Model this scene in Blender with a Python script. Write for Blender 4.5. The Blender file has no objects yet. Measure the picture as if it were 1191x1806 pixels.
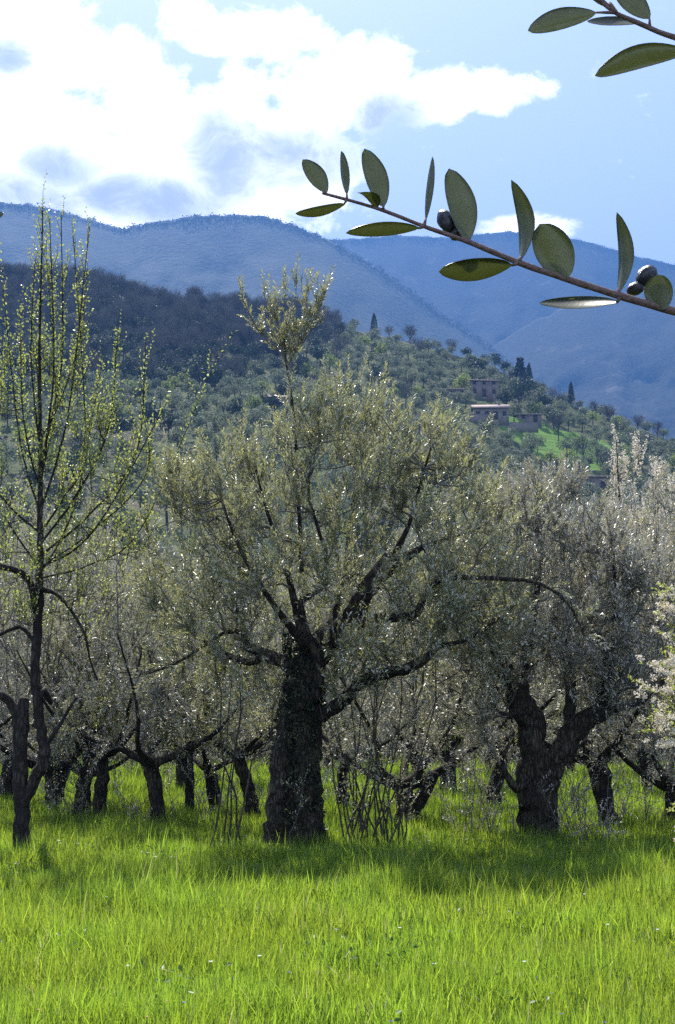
import bpy, math, random
import numpy as np
from mathutils import Vector, noise as mnoise

random.seed(7); rng = np.random.default_rng(7)
R = math.radians
scene = bpy.context.scene
COL = scene.collection

# ------------------------------------------------------------------ camera
F = 2400.0; PW, PH = 1191.0, 1806.0
CAMZ = 1.6; TH = math.atan(354.0 / F)
cam_d = bpy.data.cameras.new('camera'); cam = bpy.data.objects.new('camera', cam_d); COL.objects.link(cam)
cam_d.sensor_fit = 'VERTICAL'; cam_d.sensor_height = 24.0; cam_d.lens = 24.0 * F / PH
cam_d.clip_start = 0.05; cam_d.clip_end = 30000
cam.location = (0, 0, CAMZ); cam.rotation_euler = (R(90) + TH, 0, 0)
scene.camera = cam

# ------------------------------------------------------------------ light
SUN_EL, SUN_AZ = 52.0, -17.0          # azimuth measured from +Y towards +X (sun stands behind the trees, a little left)
SUN_E = 5.0
scene.view_settings.view_transform = 'Standard'; scene.view_settings.look = 'None'
scene.view_settings.exposure = 1.55; scene.view_settings.gamma = 1.0
scene.view_settings.use_curve_mapping = False
scene.cycles.use_denoising = False
scene.cycles.max_bounces = 8; scene.cycles.diffuse_bounces = 4; scene.cycles.transmission_bounces = 6
scene.cycles.volume_bounces = 0; scene.cycles.caustics_reflective = False; scene.cycles.caustics_refractive = False
scene.cycles.sample_clamp_indirect = 4.0

sun_d = bpy.data.lights.new('sun', 'SUN'); sun = bpy.data.objects.new('sun', sun_d); COL.objects.link(sun)
sun_d.energy = SUN_E; sun_d.angle = R(0.55); sun_d.color = (1.0, 0.95, 0.87)
sdir = Vector((math.sin(R(SUN_AZ)) * math.cos(R(SUN_EL)), math.cos(R(SUN_AZ)) * math.cos(R(SUN_EL)), math.sin(R(SUN_EL))))
sun.rotation_euler = sdir.to_track_quat('Z', 'Y').to_euler(); sun.location = (0, 0, 60)


def ray(px, py):
    """horizontal slope a = x/y and rise b = z/y of the sight line towards a spot of the view"""
    dx = (px - PW / 2) / F; dy = (PH / 2 - py) / F
    c, s = math.cos(TH), math.sin(TH)
    yc = c - dy * s; zc = s + dy * c
    return dx / yc, zc / yc


def at(px, py, Y):
    a, b = ray(px, py)
    return np.array([a * Y, Y, CAMZ + b * Y])


# ------------------------------------------------------------------ node helper
class NT:
    def __init__(s, tree):
        s.t = tree; s.n = tree.nodes; s.l = tree.links; s.n.clear()

    def node(s, typ, **kw):
        n = s.n.new(typ)
        for k, v in kw.items(): setattr(n, k, v)
        return n

    def put(s, sock, v):
        if isinstance(v, bpy.types.NodeSocket): s.l.new(v, sock)
        elif v is not None:
            if hasattr(sock.default_value, '__len__') and not hasattr(v, '__len__'): v = (v,) * len(sock.default_value)
            if hasattr(v, '__len__') and len(v) == 3 and len(sock.default_value) == 4: v = tuple(v) + (1,)
            sock.default_value = v

    def math(s, op, a, b=None, c=None, clamp=False):
        n = s.node('ShaderNodeMath', operation=op, use_clamp=clamp)
        for i, v in enumerate((a, b, c)):
            if v is not None: s.put(n.inputs[i], v)
        return n.outputs[0]

    def mix(s, f, a, b, mode='MIX'):
        n = s.node('ShaderNodeMix', data_type='RGBA', blend_type=mode)
        s.put(n.inputs[0], f); s.put(n.inputs[6], a); s.put(n.inputs[7], b)
        return n.outputs[2]

    def noise(s, vec, scale, detail=3, rough=0.55, dist=0.0):
        n = s.node('ShaderNodeTexNoise')
        if vec is not None: s.put(n.inputs['Vector'], vec)
        s.put(n.inputs['Scale'], scale); s.put(n.inputs['Detail'], detail)
        s.put(n.inputs['Roughness'], rough); s.put(n.inputs['Distortion'], dist)
        return n.outputs[0]

    def ramp(s, f, stops, interp='LINEAR'):
        n = s.node('ShaderNodeValToRGB'); n.color_ramp.interpolation = interp
        e = n.color_ramp.elements
        while len(e) < len(stops): e.new(0.5)
        for i, (p, c) in enumerate(stops):
            e[i].position = p; e[i].color = tuple(c) + (1,) if len(c) == 3 else c
        s.put(n.inputs[0], f)
        return n.outputs[0]

    def smooth(s, v, lo, hi):
        n = s.node('ShaderNodeMapRange', interpolation_type='SMOOTHSTEP')
        s.put(n.inputs[0], v); s.put(n.inputs[1], lo); s.put(n.inputs[2], hi); s.put(n.inputs[3], 0.0); s.put(n.inputs[4], 1.0)
        return n.outputs[0]


# ------------------------------------------------------------------ sky
world = bpy.data.worlds.new('World'); scene.world = world; world.use_nodes = True
nt = NT(world.node_tree)
WS = 0.12
sky = nt.node('ShaderNodeTexSky', sky_type='NISHITA'); sky.sun_disc = False
sky.sun_elevation = R(SUN_EL); sky.sun_rotation = R(SUN_AZ); sky.air_density = 1.0; sky.dust_density = 1.0; sky.ozone_density = 1.5
tc = nt.node('ShaderNodeTexCoord'); sep = nt.node('ShaderNodeSeparateXYZ'); nt.l.new(tc.outputs['Generated'], sep.inputs[0])
X, Yc, Z = sep.outputs
az = nt.math('ARCTAN2', X, Yc); el = nt.math('ARCSINE', Z)


def azel(px, py):
    a, b = ray(px, py)
    return math.atan(a), math.atan2(b, math.hypot(a, 1))


def blobs(lst):
    out = None
    for (px, py, rx, ry, amp) in lst:
        ca, ce = azel(px, py); ra = rx / F; re = ry / F
        u = nt.math('MULTIPLY', nt.math('SUBTRACT', az, ca), 1 / ra)
        v = nt.math('MULTIPLY', nt.math('SUBTRACT', el, ce), 1 / re)
        d = nt.math('ADD', nt.math('MULTIPLY', u, u), nt.math('MULTIPLY', v, v))
        b = nt.math('MULTIPLY', nt.math('SUBTRACT', 1.0, d), amp)
        b = nt.math('MAXIMUM', b, -0.9)
        out = b if out is None else nt.math('SMOOTH_MAX', out, b, 0.25)
    return out


cl = blobs([(40, 30, 120, 90, 1), (120, 110, 170, 65, 1), (225, 105, 60, 50, .8), (330, 30, 60, 40, .7), (470, 58, 110, 42, 1), (375, 72, 60, 22, .7),
            (60, 250, 260, 110, 1.1), (250, 190, 90, 80, 1), (300, 260, 160, 130, 1.2), (425, 190, 60, 75, 1), (440, 300, 220, 120, 1.2),
            (560, 175, 90, 75, 1), (650, 150, 130, 75, 1.1), (740, 165, 110, 55, .9), (880, 160, 85, 38, 1), (965, 160, 26, 16, .55),
            (930, 402, 100, 26, 1), (120, 360, 320, 60, 1), (-250, 180, 330, 240, 1), (-600, 60, 300, 160, .9)])
cs = nt.node('ShaderNodeCombineXYZ'); nt.put(cs.inputs[0], az); nt.put(cs.inputs[1], nt.math('MULTIPLY', el, 1.35))
n1 = nt.noise(cs.outputs[0], 24, 9, 0.66, 0.5)
n2 = nt.noise(cs.outputs[0], 48, 6, 0.65, 0.6)
wide = nt.noise(cs.outputs[0], 3.1, 3, 0.5)
# loose clouds over the rest of the sky, away from the clear blue in view
rest = nt.smooth(wide, 0.5, 0.78)
front = nt.smooth(nt.math('ABSOLUTE', az), 0.36, 0.7)
high = nt.smooth(el, 0.5, 0.75)
restf = nt.math('MULTIPLY', rest, nt.math('MAXIMUM', front, high))
base = nt.math('MAXIMUM', cl, nt.math('SUBTRACT', nt.math('MULTIPLY', restf, 2.2), 0.9))
dens = nt.math('ADD', base, nt.math('ADD', nt.math('MULTIPLY', nt.math('SUBTRACT', n1, 0.5), 3.3), nt.math('MULTIPLY', nt.math('SUBTRACT', n2, 0.5), 1.3)))
cover = nt.smooth(dens, -0.3, 0.7)
grey = blobs([(110, 300, 70, 35, 1), (260, 350, 150, 40, 1.1), (390, 275, 70, 80, 1.1), (15, 95, 50, 28, 1), (690, 205, 70, 42, .9), (520, 280, 120, 40, .6), (60, 345, 120, 30, .6)])
gsh = nt.smooth(nt.math('ADD', grey, nt.math('MULTIPLY', nt.math('SUBTRACT', n1, 0.45), 3.4)), -0.9, 1.5)
CB = 1.25 / WS
ccol = nt.mix(gsh, (CB, CB, CB * 1.02), (CB * .33, CB * .36, CB * .50))
thin = nt.mix(0.35, sky.outputs[0], (0.40 / WS, 0.42 / WS, 0.66 / WS))   # a high thin veil
skyc = nt.mix(cover, thin, ccol)
bg = nt.node('ShaderNodeBackground'); nt.put(bg.inputs[0], skyc); bg.inputs[1].default_value = WS
out = nt.node('ShaderNodeOutputWorld'); nt.l.new(bg.outputs[0], out.inputs[0])


# ------------------------------------------------------------------ object helpers
def tag(o, label=None, cat=None, group=None, kind=None):
    if label: o['label'] = label
    if cat: o['category'] = cat
    if group: o['group'] = group
    if kind: o['kind'] = kind
    return o


def empty(name, loc=(0, 0, 0), rz=0.0):
    o = bpy.data.objects.new(name, None); o.location = loc; o.rotation_euler = (0, 0, rz); o.empty_display_size = 0.3
    COL.objects.link(o)
    return o


def link(name, me, parent=None, mat=None):
    if mat is not None and not me.materials: me.materials.append(mat)
    o = bpy.data.objects.new(name, me); COL.objects.link(o)
    if parent is not None: o.parent = parent
    return o


def mesh_from(name, V, T, smooth=False, mat=None):
    """V (n,3) float, T (m,3) or (m,4) int"""
    me = bpy.data.meshes.new(name)
    V = np.asarray(V, np.float32); T = np.asarray(T, np.int32); k = T.shape[1]; m = T.shape[0]
    me.vertices.add(len(V)); me.vertices.foreach_set('co', V.ravel())
    me.loops.add(m * k); me.loops.foreach_set('vertex_index', T.ravel())
    me.polygons.add(m); me.polygons.foreach_set('loop_start', np.arange(0, m * k, k, dtype=np.int32))
    if smooth: me.polygons.foreach_set('use_smooth', np.ones(m, bool))
    me.update(calc_edges=True); me.validate()
    if mat is not None: me.materials.append(mat)
    return me


def copy_tree(o, parent=None):
    c = o.copy(); COL.objects.link(c)
    if parent is not None: c.parent = parent
    for ch in list(o.children): copy_tree(ch, c)
    return c


# ------------------------------------------------------------------ materials
def new_mat(name):
    m = bpy.data.materials.new(name); m.use_nodes = True
    return m, NT(m.node_tree)


def princ(nt, col, rough=0.7, spec=0.3, bump=None, bstr=0.5, bdist=0.02):
    p = nt.node('ShaderNodeBsdfPrincipled')
    nt.put(p.inputs['Base Color'], col); nt.put(p.inputs['Roughness'], rough); nt.put(p.inputs['Specular IOR Level'], spec)
    if bump is not None:
        b = nt.node('ShaderNodeBump'); nt.put(b.inputs['Height'], bump); b.inputs['Strength'].default_value = bstr; b.inputs['Distance'].default_value = bdist
        nt.l.new(b.outputs[0], p.inputs['Normal'])
    return p.outputs[0]


def finish(nt, sh):
    o = nt.node('ShaderNodeOutputMaterial'); nt.l.new(sh, o.inputs[0])


def leaf_mat(name, tops, back, trans, tf=0.35, rough=0.35, spec=0.5, patch=False):
    m, nt = new_mat(name)
    g = nt.node('ShaderNodeNewGeometry')
    rnd = g.outputs['Random Per Island']
    k = len(tops)
    top = nt.ramp(rnd, [(i / max(1, k - 1), c) for i, c in enumerate(tops)])
    col = nt.mix(g.outputs['Backfacing'], top, back) if back else top
    p = princ(nt, col, rough, spec)
    tcol = nt.mix(rnd, trans, tuple(c * 0.6 for c in trans))
    if patch:      # sward of several grasses: patches of bluish-green, yellow-green and some dull dark blades
        pn = nt.noise(nt.node('ShaderNodeTexCoord').outputs['Object'], 0.9, 4, 0.6)
        tcol = nt.mix(nt.smooth(pn, .42, .62), tcol, tuple(a_ * b_ for a_, b_ in zip(trans, (.78, .9, .95))))
        r2 = nt.math('FRACT', nt.math('MULTIPLY', rnd, 37.7))
        tcol = nt.mix(nt.smooth(r2, .62, .85), tcol, tuple(a_ * b_ for a_, b_ in zip(trans, (.30, .38, .5))))
        tcol = nt.mix(nt.smooth(r2, .04, .0), tcol, (.62, .55, .26))
    t = nt.node('ShaderNodeBsdfTranslucent'); nt.put(t.inputs[0], tcol)
    mx = nt.node('ShaderNodeMixShader'); mx.inputs[0].default_value = tf
    nt.l.new(p, mx.inputs[1]); nt.l.new(t.outputs[0], mx.inputs[2]); finish(nt, mx.outputs[0])
    return m


def bark_mat(name, c1, c2, scale=14, stretch=0.25, lichen=None):
    m, nt = new_mat(name)
    tc = nt.node('ShaderNodeTexCoord'); mp = nt.node('ShaderNodeMapping'); nt.l.new(tc.outputs['Object'], mp.inputs[0])
    mp.inputs['Scale'].default_value = (1, 1, stretch)
    a = nt.noise(mp.outputs[0], scale, 6, 0.65, 0.4); b = nt.noise(mp.outputs[0], scale * 3.5, 4, 0.6)
    v = nt.node('ShaderNodeTexVoronoi', feature='DISTANCE_TO_EDGE'); nt.l.new(mp.outputs[0], v.inputs[0]); v.inputs['Scale'].default_value = scale * 1.8
    crack = nt.smooth(v.outputs[0], 0.0, 0.3)
    h = nt.math('ADD', nt.math('MULTIPLY', a, 0.8), nt.math('ADD', nt.math('MULTIPLY', crack, 0.35), nt.math('MULTIPLY', b, 0.45)))
    col = nt.mix(nt.smooth(h, 0.6, 1.1), c1, nt.mix(nt.smooth(nt.noise(tc.outputs['Object'], 2.6, 4, 0.65), .35, .65), tuple(q * .35 for q in c2), c2))
    if lichen:
        ln = nt.noise(tc.outputs['Object'], 5, 4, 0.6)
        col = nt.mix(nt.math('MULTIPLY', nt.smooth(ln, 0.55, 0.68), 0.6), col, lichen)
    finish(nt, princ(nt, col, 0.9, 0.15, h, 0.9, 0.02))
    return m


M = {}
M['bark'] = bark_mat('olive_bark', (0.016, 0.013, 0.010), (0.11, 0.088, 0.065), lichen=(0.07, 0.075, 0.04))
M['bark_fruit'] = bark_mat('fruit_tree_bark', (0.02, 0.016, 0.013), (0.085, 0.07, 0.058), 10, 0.35)
M['twig'] = bark_mat('twig_bark', (0.14, 0.13, 0.11), (0.33, 0.31, 0.27), 20)
M['dark_twig'] = bark_mat('dark_twig_bark', (0.05, 0.04, 0.033), (0.13, 0.105, 0.085), 20)
M['olive_leaf'] = leaf_mat('olive_leaf', [(0.08, 0.09, 0.045), (0.15, 0.155, 0.08), (0.12, 0.125, 0.06), (0.19, 0.19, 0.12)], (0.40, 0.41, 0.31), (0.48, 0.49, 0.19), 0.33, 0.42, 0.75)
M['silver_leaf'] = leaf_mat('silver_olive_leaf', [(0.10, 0.106, 0.07), (0.17, 0.175, 0.125), (0.14, 0.145, 0.10)], (0.46, 0.45, 0.39), (0.46, 0.44, 0.28), 0.30, 0.42, 0.8)
M['fresh_leaf'] = leaf_mat('fresh_leaf', [(0.11, 0.15, 0.03), (0.18, 0.22, 0.05), (0.14, 0.18, 0.04)], (0.30, 0.34, 0.16), (0.46, 0.52, 0.12), 0.5, 0.4, 0.4)
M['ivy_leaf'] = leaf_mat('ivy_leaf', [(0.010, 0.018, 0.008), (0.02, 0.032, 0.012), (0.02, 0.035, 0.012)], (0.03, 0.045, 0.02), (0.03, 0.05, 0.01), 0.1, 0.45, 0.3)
M['blossom'] = leaf_mat('white_blossom', [(0.84, 0.76, 0.60), (0.86, 0.80, 0.68), (0.78, 0.68, 0.52)], None, (0.78, 0.72, 0.58), 0.35, 0.7, 0.1)
M['grass'] = leaf_mat('grass', [(0.018, 0.045, 0.008), (0.07, 0.13, 0.02), (0.04, 0.085, 0.012), (0.13, 0.17, 0.035)], None, (0.50, 0.67, 0.05), 0.52, 0.38, 0.4, patch=True)
# ------------------------------------------------------------------ far land
def interp(a, pts):
    return np.interp(a, [p[0] for p in pts], [p[1] for p in pts])


def sky_line(pts, D):
    """ridge line given as spots of the view and a distance -> list of (a, height)"""
    return [(ray(px, py)[0], CAMZ + ray(px, py)[1] * D) for px, py in pts]


def vnoise(P, octaves=4, H=0.6, lac=2.1):
    out = np.empty(len(P))
    for i, p in enumerate(P):
        out[i] = mnoise.fractal(Vector(p), H, lac, octaves)
    return out


def far_mountain(name, line, D0, D1, seed, mat, na=260, nt_=110, span=(-0.62, 0.62), zf=-3.0, spur=0.06, rough=1.0):
    L = sky_line(line, D1)
    A = np.linspace(span[0], span[1], na); T = np.concatenate([np.linspace(0, 1, nt_), [1.05, 1.12, 1.25]])
    Zc = interp(A, L)
    aa, tt = np.meshgrid(A, T, indexing='ij')
    zc = np.repeat(Zc[:, None], len(T), 1)
    tm = np.minimum(tt, 1)
    P = np.stack([aa * 9 + seed, tt * 1.6 + aa * 2.5, np.full_like(aa, seed * 3.1)], -1).reshape(-1, 3)
    n = vnoise(P, 5, 0.8).reshape(aa.shape)
    n2 = vnoise(np.stack([aa * 38, tt * 23 + seed, aa * 0], -1).reshape(-1, 3), 3, 0.6).reshape(aa.shape)
    n3 = vnoise(np.stack([aa * 30 + tt * 3 + seed, tt * 3.5, aa * 0], -1).reshape(-1, 3), 3, 0.8).reshape(aa.shape)
    back = np.maximum(tt - 1, 0)
    w = np.sin(np.pi * tm) ** 0.8
    Dd = D0 + (D1 - D0) * tt + n * spur * D1 * w
    Zz = zc * (0.12 * tm + 0.88 * tm ** 1.25) * 1.0 + n * 0.06 * zc * w + n2 * 3 * w + n3 * 16 * w * (1 - back) - back * 900
    Zz = np.where(tt <= 0, zf, Zz)
    cr = vnoise(np.stack([A * 260, A * 0 + seed, A * 0], -1), 3, 0.5)
    V = np.stack([aa * Dd, Dd, Zz + (tm > 0.985) * cr[:, None] * 5 * rough], -1).reshape(-1, 3)
    nT = len(T); i = np.arange(na - 1)[:, None] * nT + np.arange(nT - 1)[None, :]
    Q = np.stack([i, i + nT, i + nT + 1, i + 1], -1).reshape(-1, 4)
    me = mesh_from(name, V, Q, True, mat)
    o = link(name, me); tag(o, kind='structure')
    return o, V.reshape(na, nT, 3)


def forest_mat(name, c1, c2, c3, sc=0.012):
    m, nt = new_mat(name)
    tc = nt.node('ShaderNodeTexCoord')
    a = nt.noise(tc.outputs['Object'], sc, 6, 0.65); b = nt.noise(tc.outputs['Object'], sc * 8, 4, 0.7); c = nt.noise(tc.outputs['Object'], sc * 0.3, 3, 0.5)
    col = nt.mix(nt.smooth(b, 0.35, 0.65), c1, c2)
    col = nt.mix(nt.smooth(a, 0.55, 0.75), col, c3)
    col = nt.mix(nt.math('MULTIPLY', nt.smooth(c, 0.5, 0.65), 0.6), col, c2)
    v = nt.node('ShaderNodeTexVoronoi'); nt.l.new(tc.outputs['Object'], v.inputs[0]); v.inputs['Scale'].default_value = 0.11
    finish(nt, princ(nt, col, 0.95, 0.05, nt.math('SUBTRACT', b, v.outputs[0]), 0.3, 3.0))
    return m


M['far_forest'] = forest_mat('far_forest', (0.045, 0.055, 0.042), (0.075, 0.085, 0.062), (0.125, 0.125, 0.095))
M['dark_forest'] = forest_mat('dark_forest', (0.02, 0.024, 0.018), (0.04, 0.042, 0.03), (0.14, 0.13, 0.10))
left_line = [(-900, 300), (-500, 330), (-200, 350), (0, 356), (60, 363), (110, 373), (160, 388), (190, 398), (215, 404), (260, 394), (320, 385), (390, 379), (450, 379), (490, 388), (530, 402), (575, 420), (640, 455), (700, 495), (760, 540), (820, 582), (880, 625), (1000, 700), (1191, 800), (1500, 900), (2100, 1000)]
right_line = [(-900, 500), (300, 450), (480, 430), (560, 423), (600, 423), (640, 420), (700, 415), (760, 419), (820, 417), (860, 411), (900, 409), (940, 410), (990, 416), (1040, 428), (1090, 441), (1140, 458), (1191, 467), (1300, 480), (1500, 470), (1800, 440), (2200, 400)]
spur_line = [(-900, 900), (600, 800), (780, 680), (850, 625), (900, 590), (950, 562), (1000, 540), (1060, 522), (1120, 512), (1191, 505), (1400, 480), (2100, 420)]
m1, V1 = far_mountain('mountain', left_line, 900, 2300, 1.3, M['far_forest'])
m2, V2 = far_mountain('mountain', right_line, 1500, 3200, 5.7, M['dark_forest'])
m3, V3 = far_mountain('mountain', spur_line, 1100, 2600, 9.1, M['dark_forest'])

# crest trees: a ragged fringe of bare woodland along the skylines
def fringe(V, idx, n, seed, mat, name):
    r = np.random.default_rng(seed)
    crest = V[:, idx, :]
    q = r.uniform(0, len(crest) - 1.01, n); i = q.astype(int); f = (q - i)[:, None]
    P = crest[i] * (1 - f) + crest[i + 1] * f
    dy = r.uniform(-30, 10, n); P[:, 1] += dy; P[:, 2] += dy * 0.5
    k = 5
    c = P[:, None, :] + r.normal(0, 1, (n, k, 3)) * np.array([4.5, 4.5, 1.3]) - np.array([0, 0, 3.4])
    c = c.reshape(-1, 3); s = r.uniform(1.0, 2.0, len(c))
    tri = c[:, None, :] + r.normal(0, 1, (len(c), 3, 3)) * s[:, None, None] * 0.8
    me = mesh_from(name, tri.reshape(-1, 3), np.arange(len(c) * 3).reshape(-1, 3), False, mat)
    o = link(name, me); tag(o, 'fringe of bare trees along the blue mountain skyline', 'trees', kind='stuff')
    return o


NT_ = 110
fringe(V1, NT_ - 1, 9000, 1, M['far_forest'], 'ridge_forest')
o = fringe(V2, NT_ - 1, 9000, 2, M['dark_forest'], 'ridge_forest'); o['label'] = 'fringe of trees along the darker right-hand mountain ridge'

# ------------------------------------------------------------------ ground sheet
m, nt = new_mat('ground_soil'); tcg = nt.node('ShaderNodeTexCoord')
a = nt.noise(tcg.outputs['Object'], 0.6, 6, 0.6); b = nt.noise(tcg.outputs['Object'], 9, 4, 0.6)
finish(nt, princ(nt, nt.mix(nt.smooth(a, 0.35, 0.65), (0.02, 0.024, 0.009), (0.03, 0.04, 0.012)), 0.95, 0.05, b, 0.6, 0.05)); M['soil'] = m
g = link('ground', mesh_from('ground', [(-3900, -300, 0), (3900, -300, 0), (3900, 4200, 0), (-3900, 4200, 0)], [(0, 1, 2, 3)], False, m)); tag(g, kind='structure')

# ------------------------------------------------------------------ near hill
hill_px = [(-1500, 430), (-600, 455), (0, 497), (60, 497), (100, 500), (150, 508), (200, 517), (230, 528), (262, 540), (300, 545), (360, 549), (430, 553), (500, 560), (560, 570), (600, 577), (650, 588), (700, 600), (750, 612), (800, 626), (850, 640), (900, 664), (935, 684), (1000, 712), (1060, 732), (1100, 745), (1150, 765), (1191, 782), (1300, 820), (1500, 870), (1900, 930), (2600, 1000)]
HD = [(-0.9, 520), (-0.25, 480), (0.0, 455), (0.15, 420), (0.25, 380), (0.5, 330), (0.9, 320)]
_ha = [ray(px, py)[0] for px, py in hill_px]; _hb = [ray(px, py)[1] for px, py in hill_px]
HD0 = 110.0


def hill_point(a, t):
    a = np.asarray(a, float); t = np.asarray(t, float)
    Dc = interp(a, HD); Zc = CAMZ + np.interp(a, _ha, _hb) * Dc
    D = HD0 + (Dc - HD0) * t
    tm = np.clip(t, 0, 1)
    z = Zc * (0.78 * tm + 0.22 * tm ** 2.2) - np.maximum(t - 1, 0) ** 1.2 * Zc * 1.6
    x = a * D
    und = np.sin(x * 0.045 + D * 0.02) * np.cos(D * 0.033 - x * 0.012) * 2.0 + np.sin(x * 0.11 + 1.3) * np.sin(D * 0.09) * 0.7
    z = z + und * np.sin(np.pi * tm) ** 0.5 * (t <= 1)
    return np.stack([x, D, np.where(t <= 0, -1.0, z)], -1)


def hill_hit(px, py):
    a, b = ray(px, py)
    T = np.linspace(0.02, 1, 240); P = hill_point(np.full_like(T, a), T)
    e = (P[:, 2] - CAMZ) / P[:, 1]
    k = np.argmax(e >= b) if (e >= b).any() else len(T) - 1
    return P[k], T[k]


na, nh = 420, 170
A = np.linspace(-0.85, 0.85, na); T = np.concatenate([np.linspace(0, 1, nh), [1.05, 1.15, 1.35, 1.6]])
aa, tt = np.meshgrid(A, T, indexing='ij'); V = hill_point(aa.ravel(), tt.ravel())
# terraces: shallow steps in the slope
zt = V[:, 2]; step = 3.2; fr = (zt / step) % 1.0
V[:, 2] = np.where((tt.ravel() > 0.05) & (tt.ravel() < 0.99), (np.floor(zt / step) + np.clip((fr - 0.55) / 0.45, 0, 1)) * step * 0.5 + zt * 0.5, zt)
nT = len(T); i = np.arange(na - 1)[:, None] * nT + np.arange(nT - 1)[None, :]
Q = np.stack([i, i + nT, i + nT + 1, i + 1], -1).reshape(-1, 4)
m, nt = new_mat('hill_meadow'); tcg = nt.node('ShaderNodeTexCoord'); sp = nt.node('ShaderNodeSeparateXYZ'); nt.l.new(tcg.outputs['Object'], sp.inputs[0])
a = nt.noise(tcg.outputs['Object'], 0.03, 5, 0.6); b = nt.noise(tcg.outputs['Object'], 0.35, 4, 0.65)
col = nt.mix(nt.smooth(b, 0.35, 0.65), (0.055, 0.07, 0.03), (0.095, 0.11, 0.045))
col = nt.mix(nt.smooth(a, 0.5, 0.62), col, (0.13, 0.12, 0.075))
# one bright green mown lawn on the right shoulder
lp, _ = hill_hit(1000, 785)
d2 = nt.math('ADD', nt.math('POWER', nt.math('MULTIPLY', nt.math('SUBTRACT', sp.outputs[0], float(lp[0])), 1 / 17.0), 2.0), nt.math('POWER', nt.math('MULTIPLY', nt.math('SUBTRACT', sp.outputs[1], float(lp[1])), 1 / 26.0), 2.0))
lawn = nt.smooth(nt.math('ADD', d2, nt.math('MULTIPLY', nt.math('SUBTRACT', a, 0.5), 2.6)), 1.0, 0.7)
col = nt.mix(lawn, col, (0.11, 0.20, 0.035))
finish(nt, princ(nt, col, 0.95, 0.05, b, 1.0, 0.8)); M['meadow'] = m
hill = link('hill', mesh_from('hill', V, Q, True, m)); tag(hill, kind='structure')

# ------------------------------------------------------------------ haze
hz = mesh_from('haze', [(x, y, z) for x in (-4200, 4200) for y in (-400, 4300) for z in (-12, 1190)], [(0, 1, 3, 2), (4, 6, 7, 5), (0, 4, 5, 1), (2, 3, 7, 6), (0, 2, 6, 4), (1, 5, 7, 3)])
m, nt = new_mat('haze_air'); pv = nt.node('ShaderNodeVolumePrincipled')
pv.inputs['Color'].default_value = (0.068, 0.175, 0.43, 1); pv.inputs['Density'].default_value = HAZE = 0.00036; pv.inputs['Anisotropy'].default_value = 0.25
om = nt.node('ShaderNodeOutputMaterial'); nt.l.new(pv.outputs[0], om.inputs['Volume']); hz.materials.append(m)
haze = link('haze', hz); tag(haze, 'thin blue haze in the valley air', 'haze', kind='stuff')
# ------------------------------------------------------------------ plant builders
def unit(v):
    return v / np.maximum(np.linalg.norm(v, axis=-1, keepdims=True), 1e-9)


def tubes(paths, sides=6, rough=0.0, rseed=0, cap=True):
    """paths: list of (pts (n,3), radii (n,)) -> V, quads as arrays"""
    Vs, Qs, off = [], [], 0
    rr = np.random.default_rng(rseed)
    for pts, rad in paths:
        pts = np.asarray(pts, float); rad = np.asarray(rad, float); n = len(pts)
        d = unit(np.gradient(pts, axis=0))
        ref = np.array([0.0, 0.0, 1.0]) if abs(d[:, 2]).mean() < 0.8 else np.array([1.0, 0.15, 0.0])
        u = unit(np.cross(d, ref)); v = np.cross(d, u)
        k = sides if not callable(sides) else sides(rad.max())
        th = np.arange(k) * 2 * np.pi / k + rr.uniform(0, 6)
        r = np.repeat(rad[:, None], k, 1)
        if rough > 0:
            ph = rr.uniform(0, 6, 6); s = np.arange(n)[:, None] / max(1, n - 1) * np.linalg.norm(pts[-1] - pts[0]) * 3
            w = 0.5 * np.sin(3 * th[None] + s * 1.1 + ph[0]) + 0.35 * np.sin(5 * th[None] - s * 1.7 + ph[1]) + 0.3 * np.sin(2 * th[None] + s * 2.9 + ph[2]) + 0.35 * rr.normal(0, 1, (n, k))
            r = r * (1 + rough * w)
        ring = pts[:, None, :] + r[..., None] * (np.cos(th)[None, :, None] * u[:, None, :] + np.sin(th)[None, :, None] * v[:, None, :])
        Vs.append(ring.reshape(-1, 3))
        i = np.arange(n - 1)[:, None] * k + np.arange(k)[None]; j = np.arange(n - 1)[:, None] * k + (np.arange(k)[None] + 1) % k
        Qs.append(np.stack([i, j, j + k, i + k], -1).reshape(-1, 4) + off)
        off += n * k
        if cap:
            Vs.append(pts[-1:] + d[-1:] * rad[-1] * 0.3)
            b = off - k + np.arange(k); Qs.append(np.stack([b, np.roll(b, -1), np.full(k, off), np.full(k, off)], -1)); off += 1
    V = np.concatenate(Vs); Q = np.concatenate(Qs)
    return V, Q


def quads_mesh(name, V, Q, mat, smooth=True):
    """quads whose last two corners coincide become triangles"""
    deg = Q[:, 2] == Q[:, 3]
    if deg.any():
        a = Q[~deg]; t = Q[deg][:, :3]
        T = np.concatenate([a[:, [0, 1, 2]], a[:, [0, 2, 3]], t]); return mesh_from(name, V, T, smooth, mat)
    return mesh_from(name, V, Q, smooth, mat)


def resample(pts, rad, step):
    """smooth a hand-laid limb (Catmull-Rom)"""
    pts = np.asarray(pts, float); rad = np.asarray(rad, float)
    P = np.vstack([2 * pts[0] - pts[1], pts, 2 * pts[-1] - pts[-2]]); out, ro = [], []
    for i in range(len(pts) - 1):
        p0, p1, p2, p3 = P[i:i + 4]; n = max(2, int(np.linalg.norm(p2 - p1) / step))
        for t in np.arange(n) / n:
            out.append(0.5 * ((2 * p1) + (-p0 + p2) * t + (2 * p0 - 5 * p1 + 4 * p2 - p3) * t * t + (-p0 + 3 * p1 - 3 * p2 + p3) * t ** 3))
            ro.append(rad[i] * (1 - t) + rad[i + 1] * t)
    out.append(pts[-1]); ro.append(rad[-1])
    return np.array(out), np.array(ro)


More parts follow.
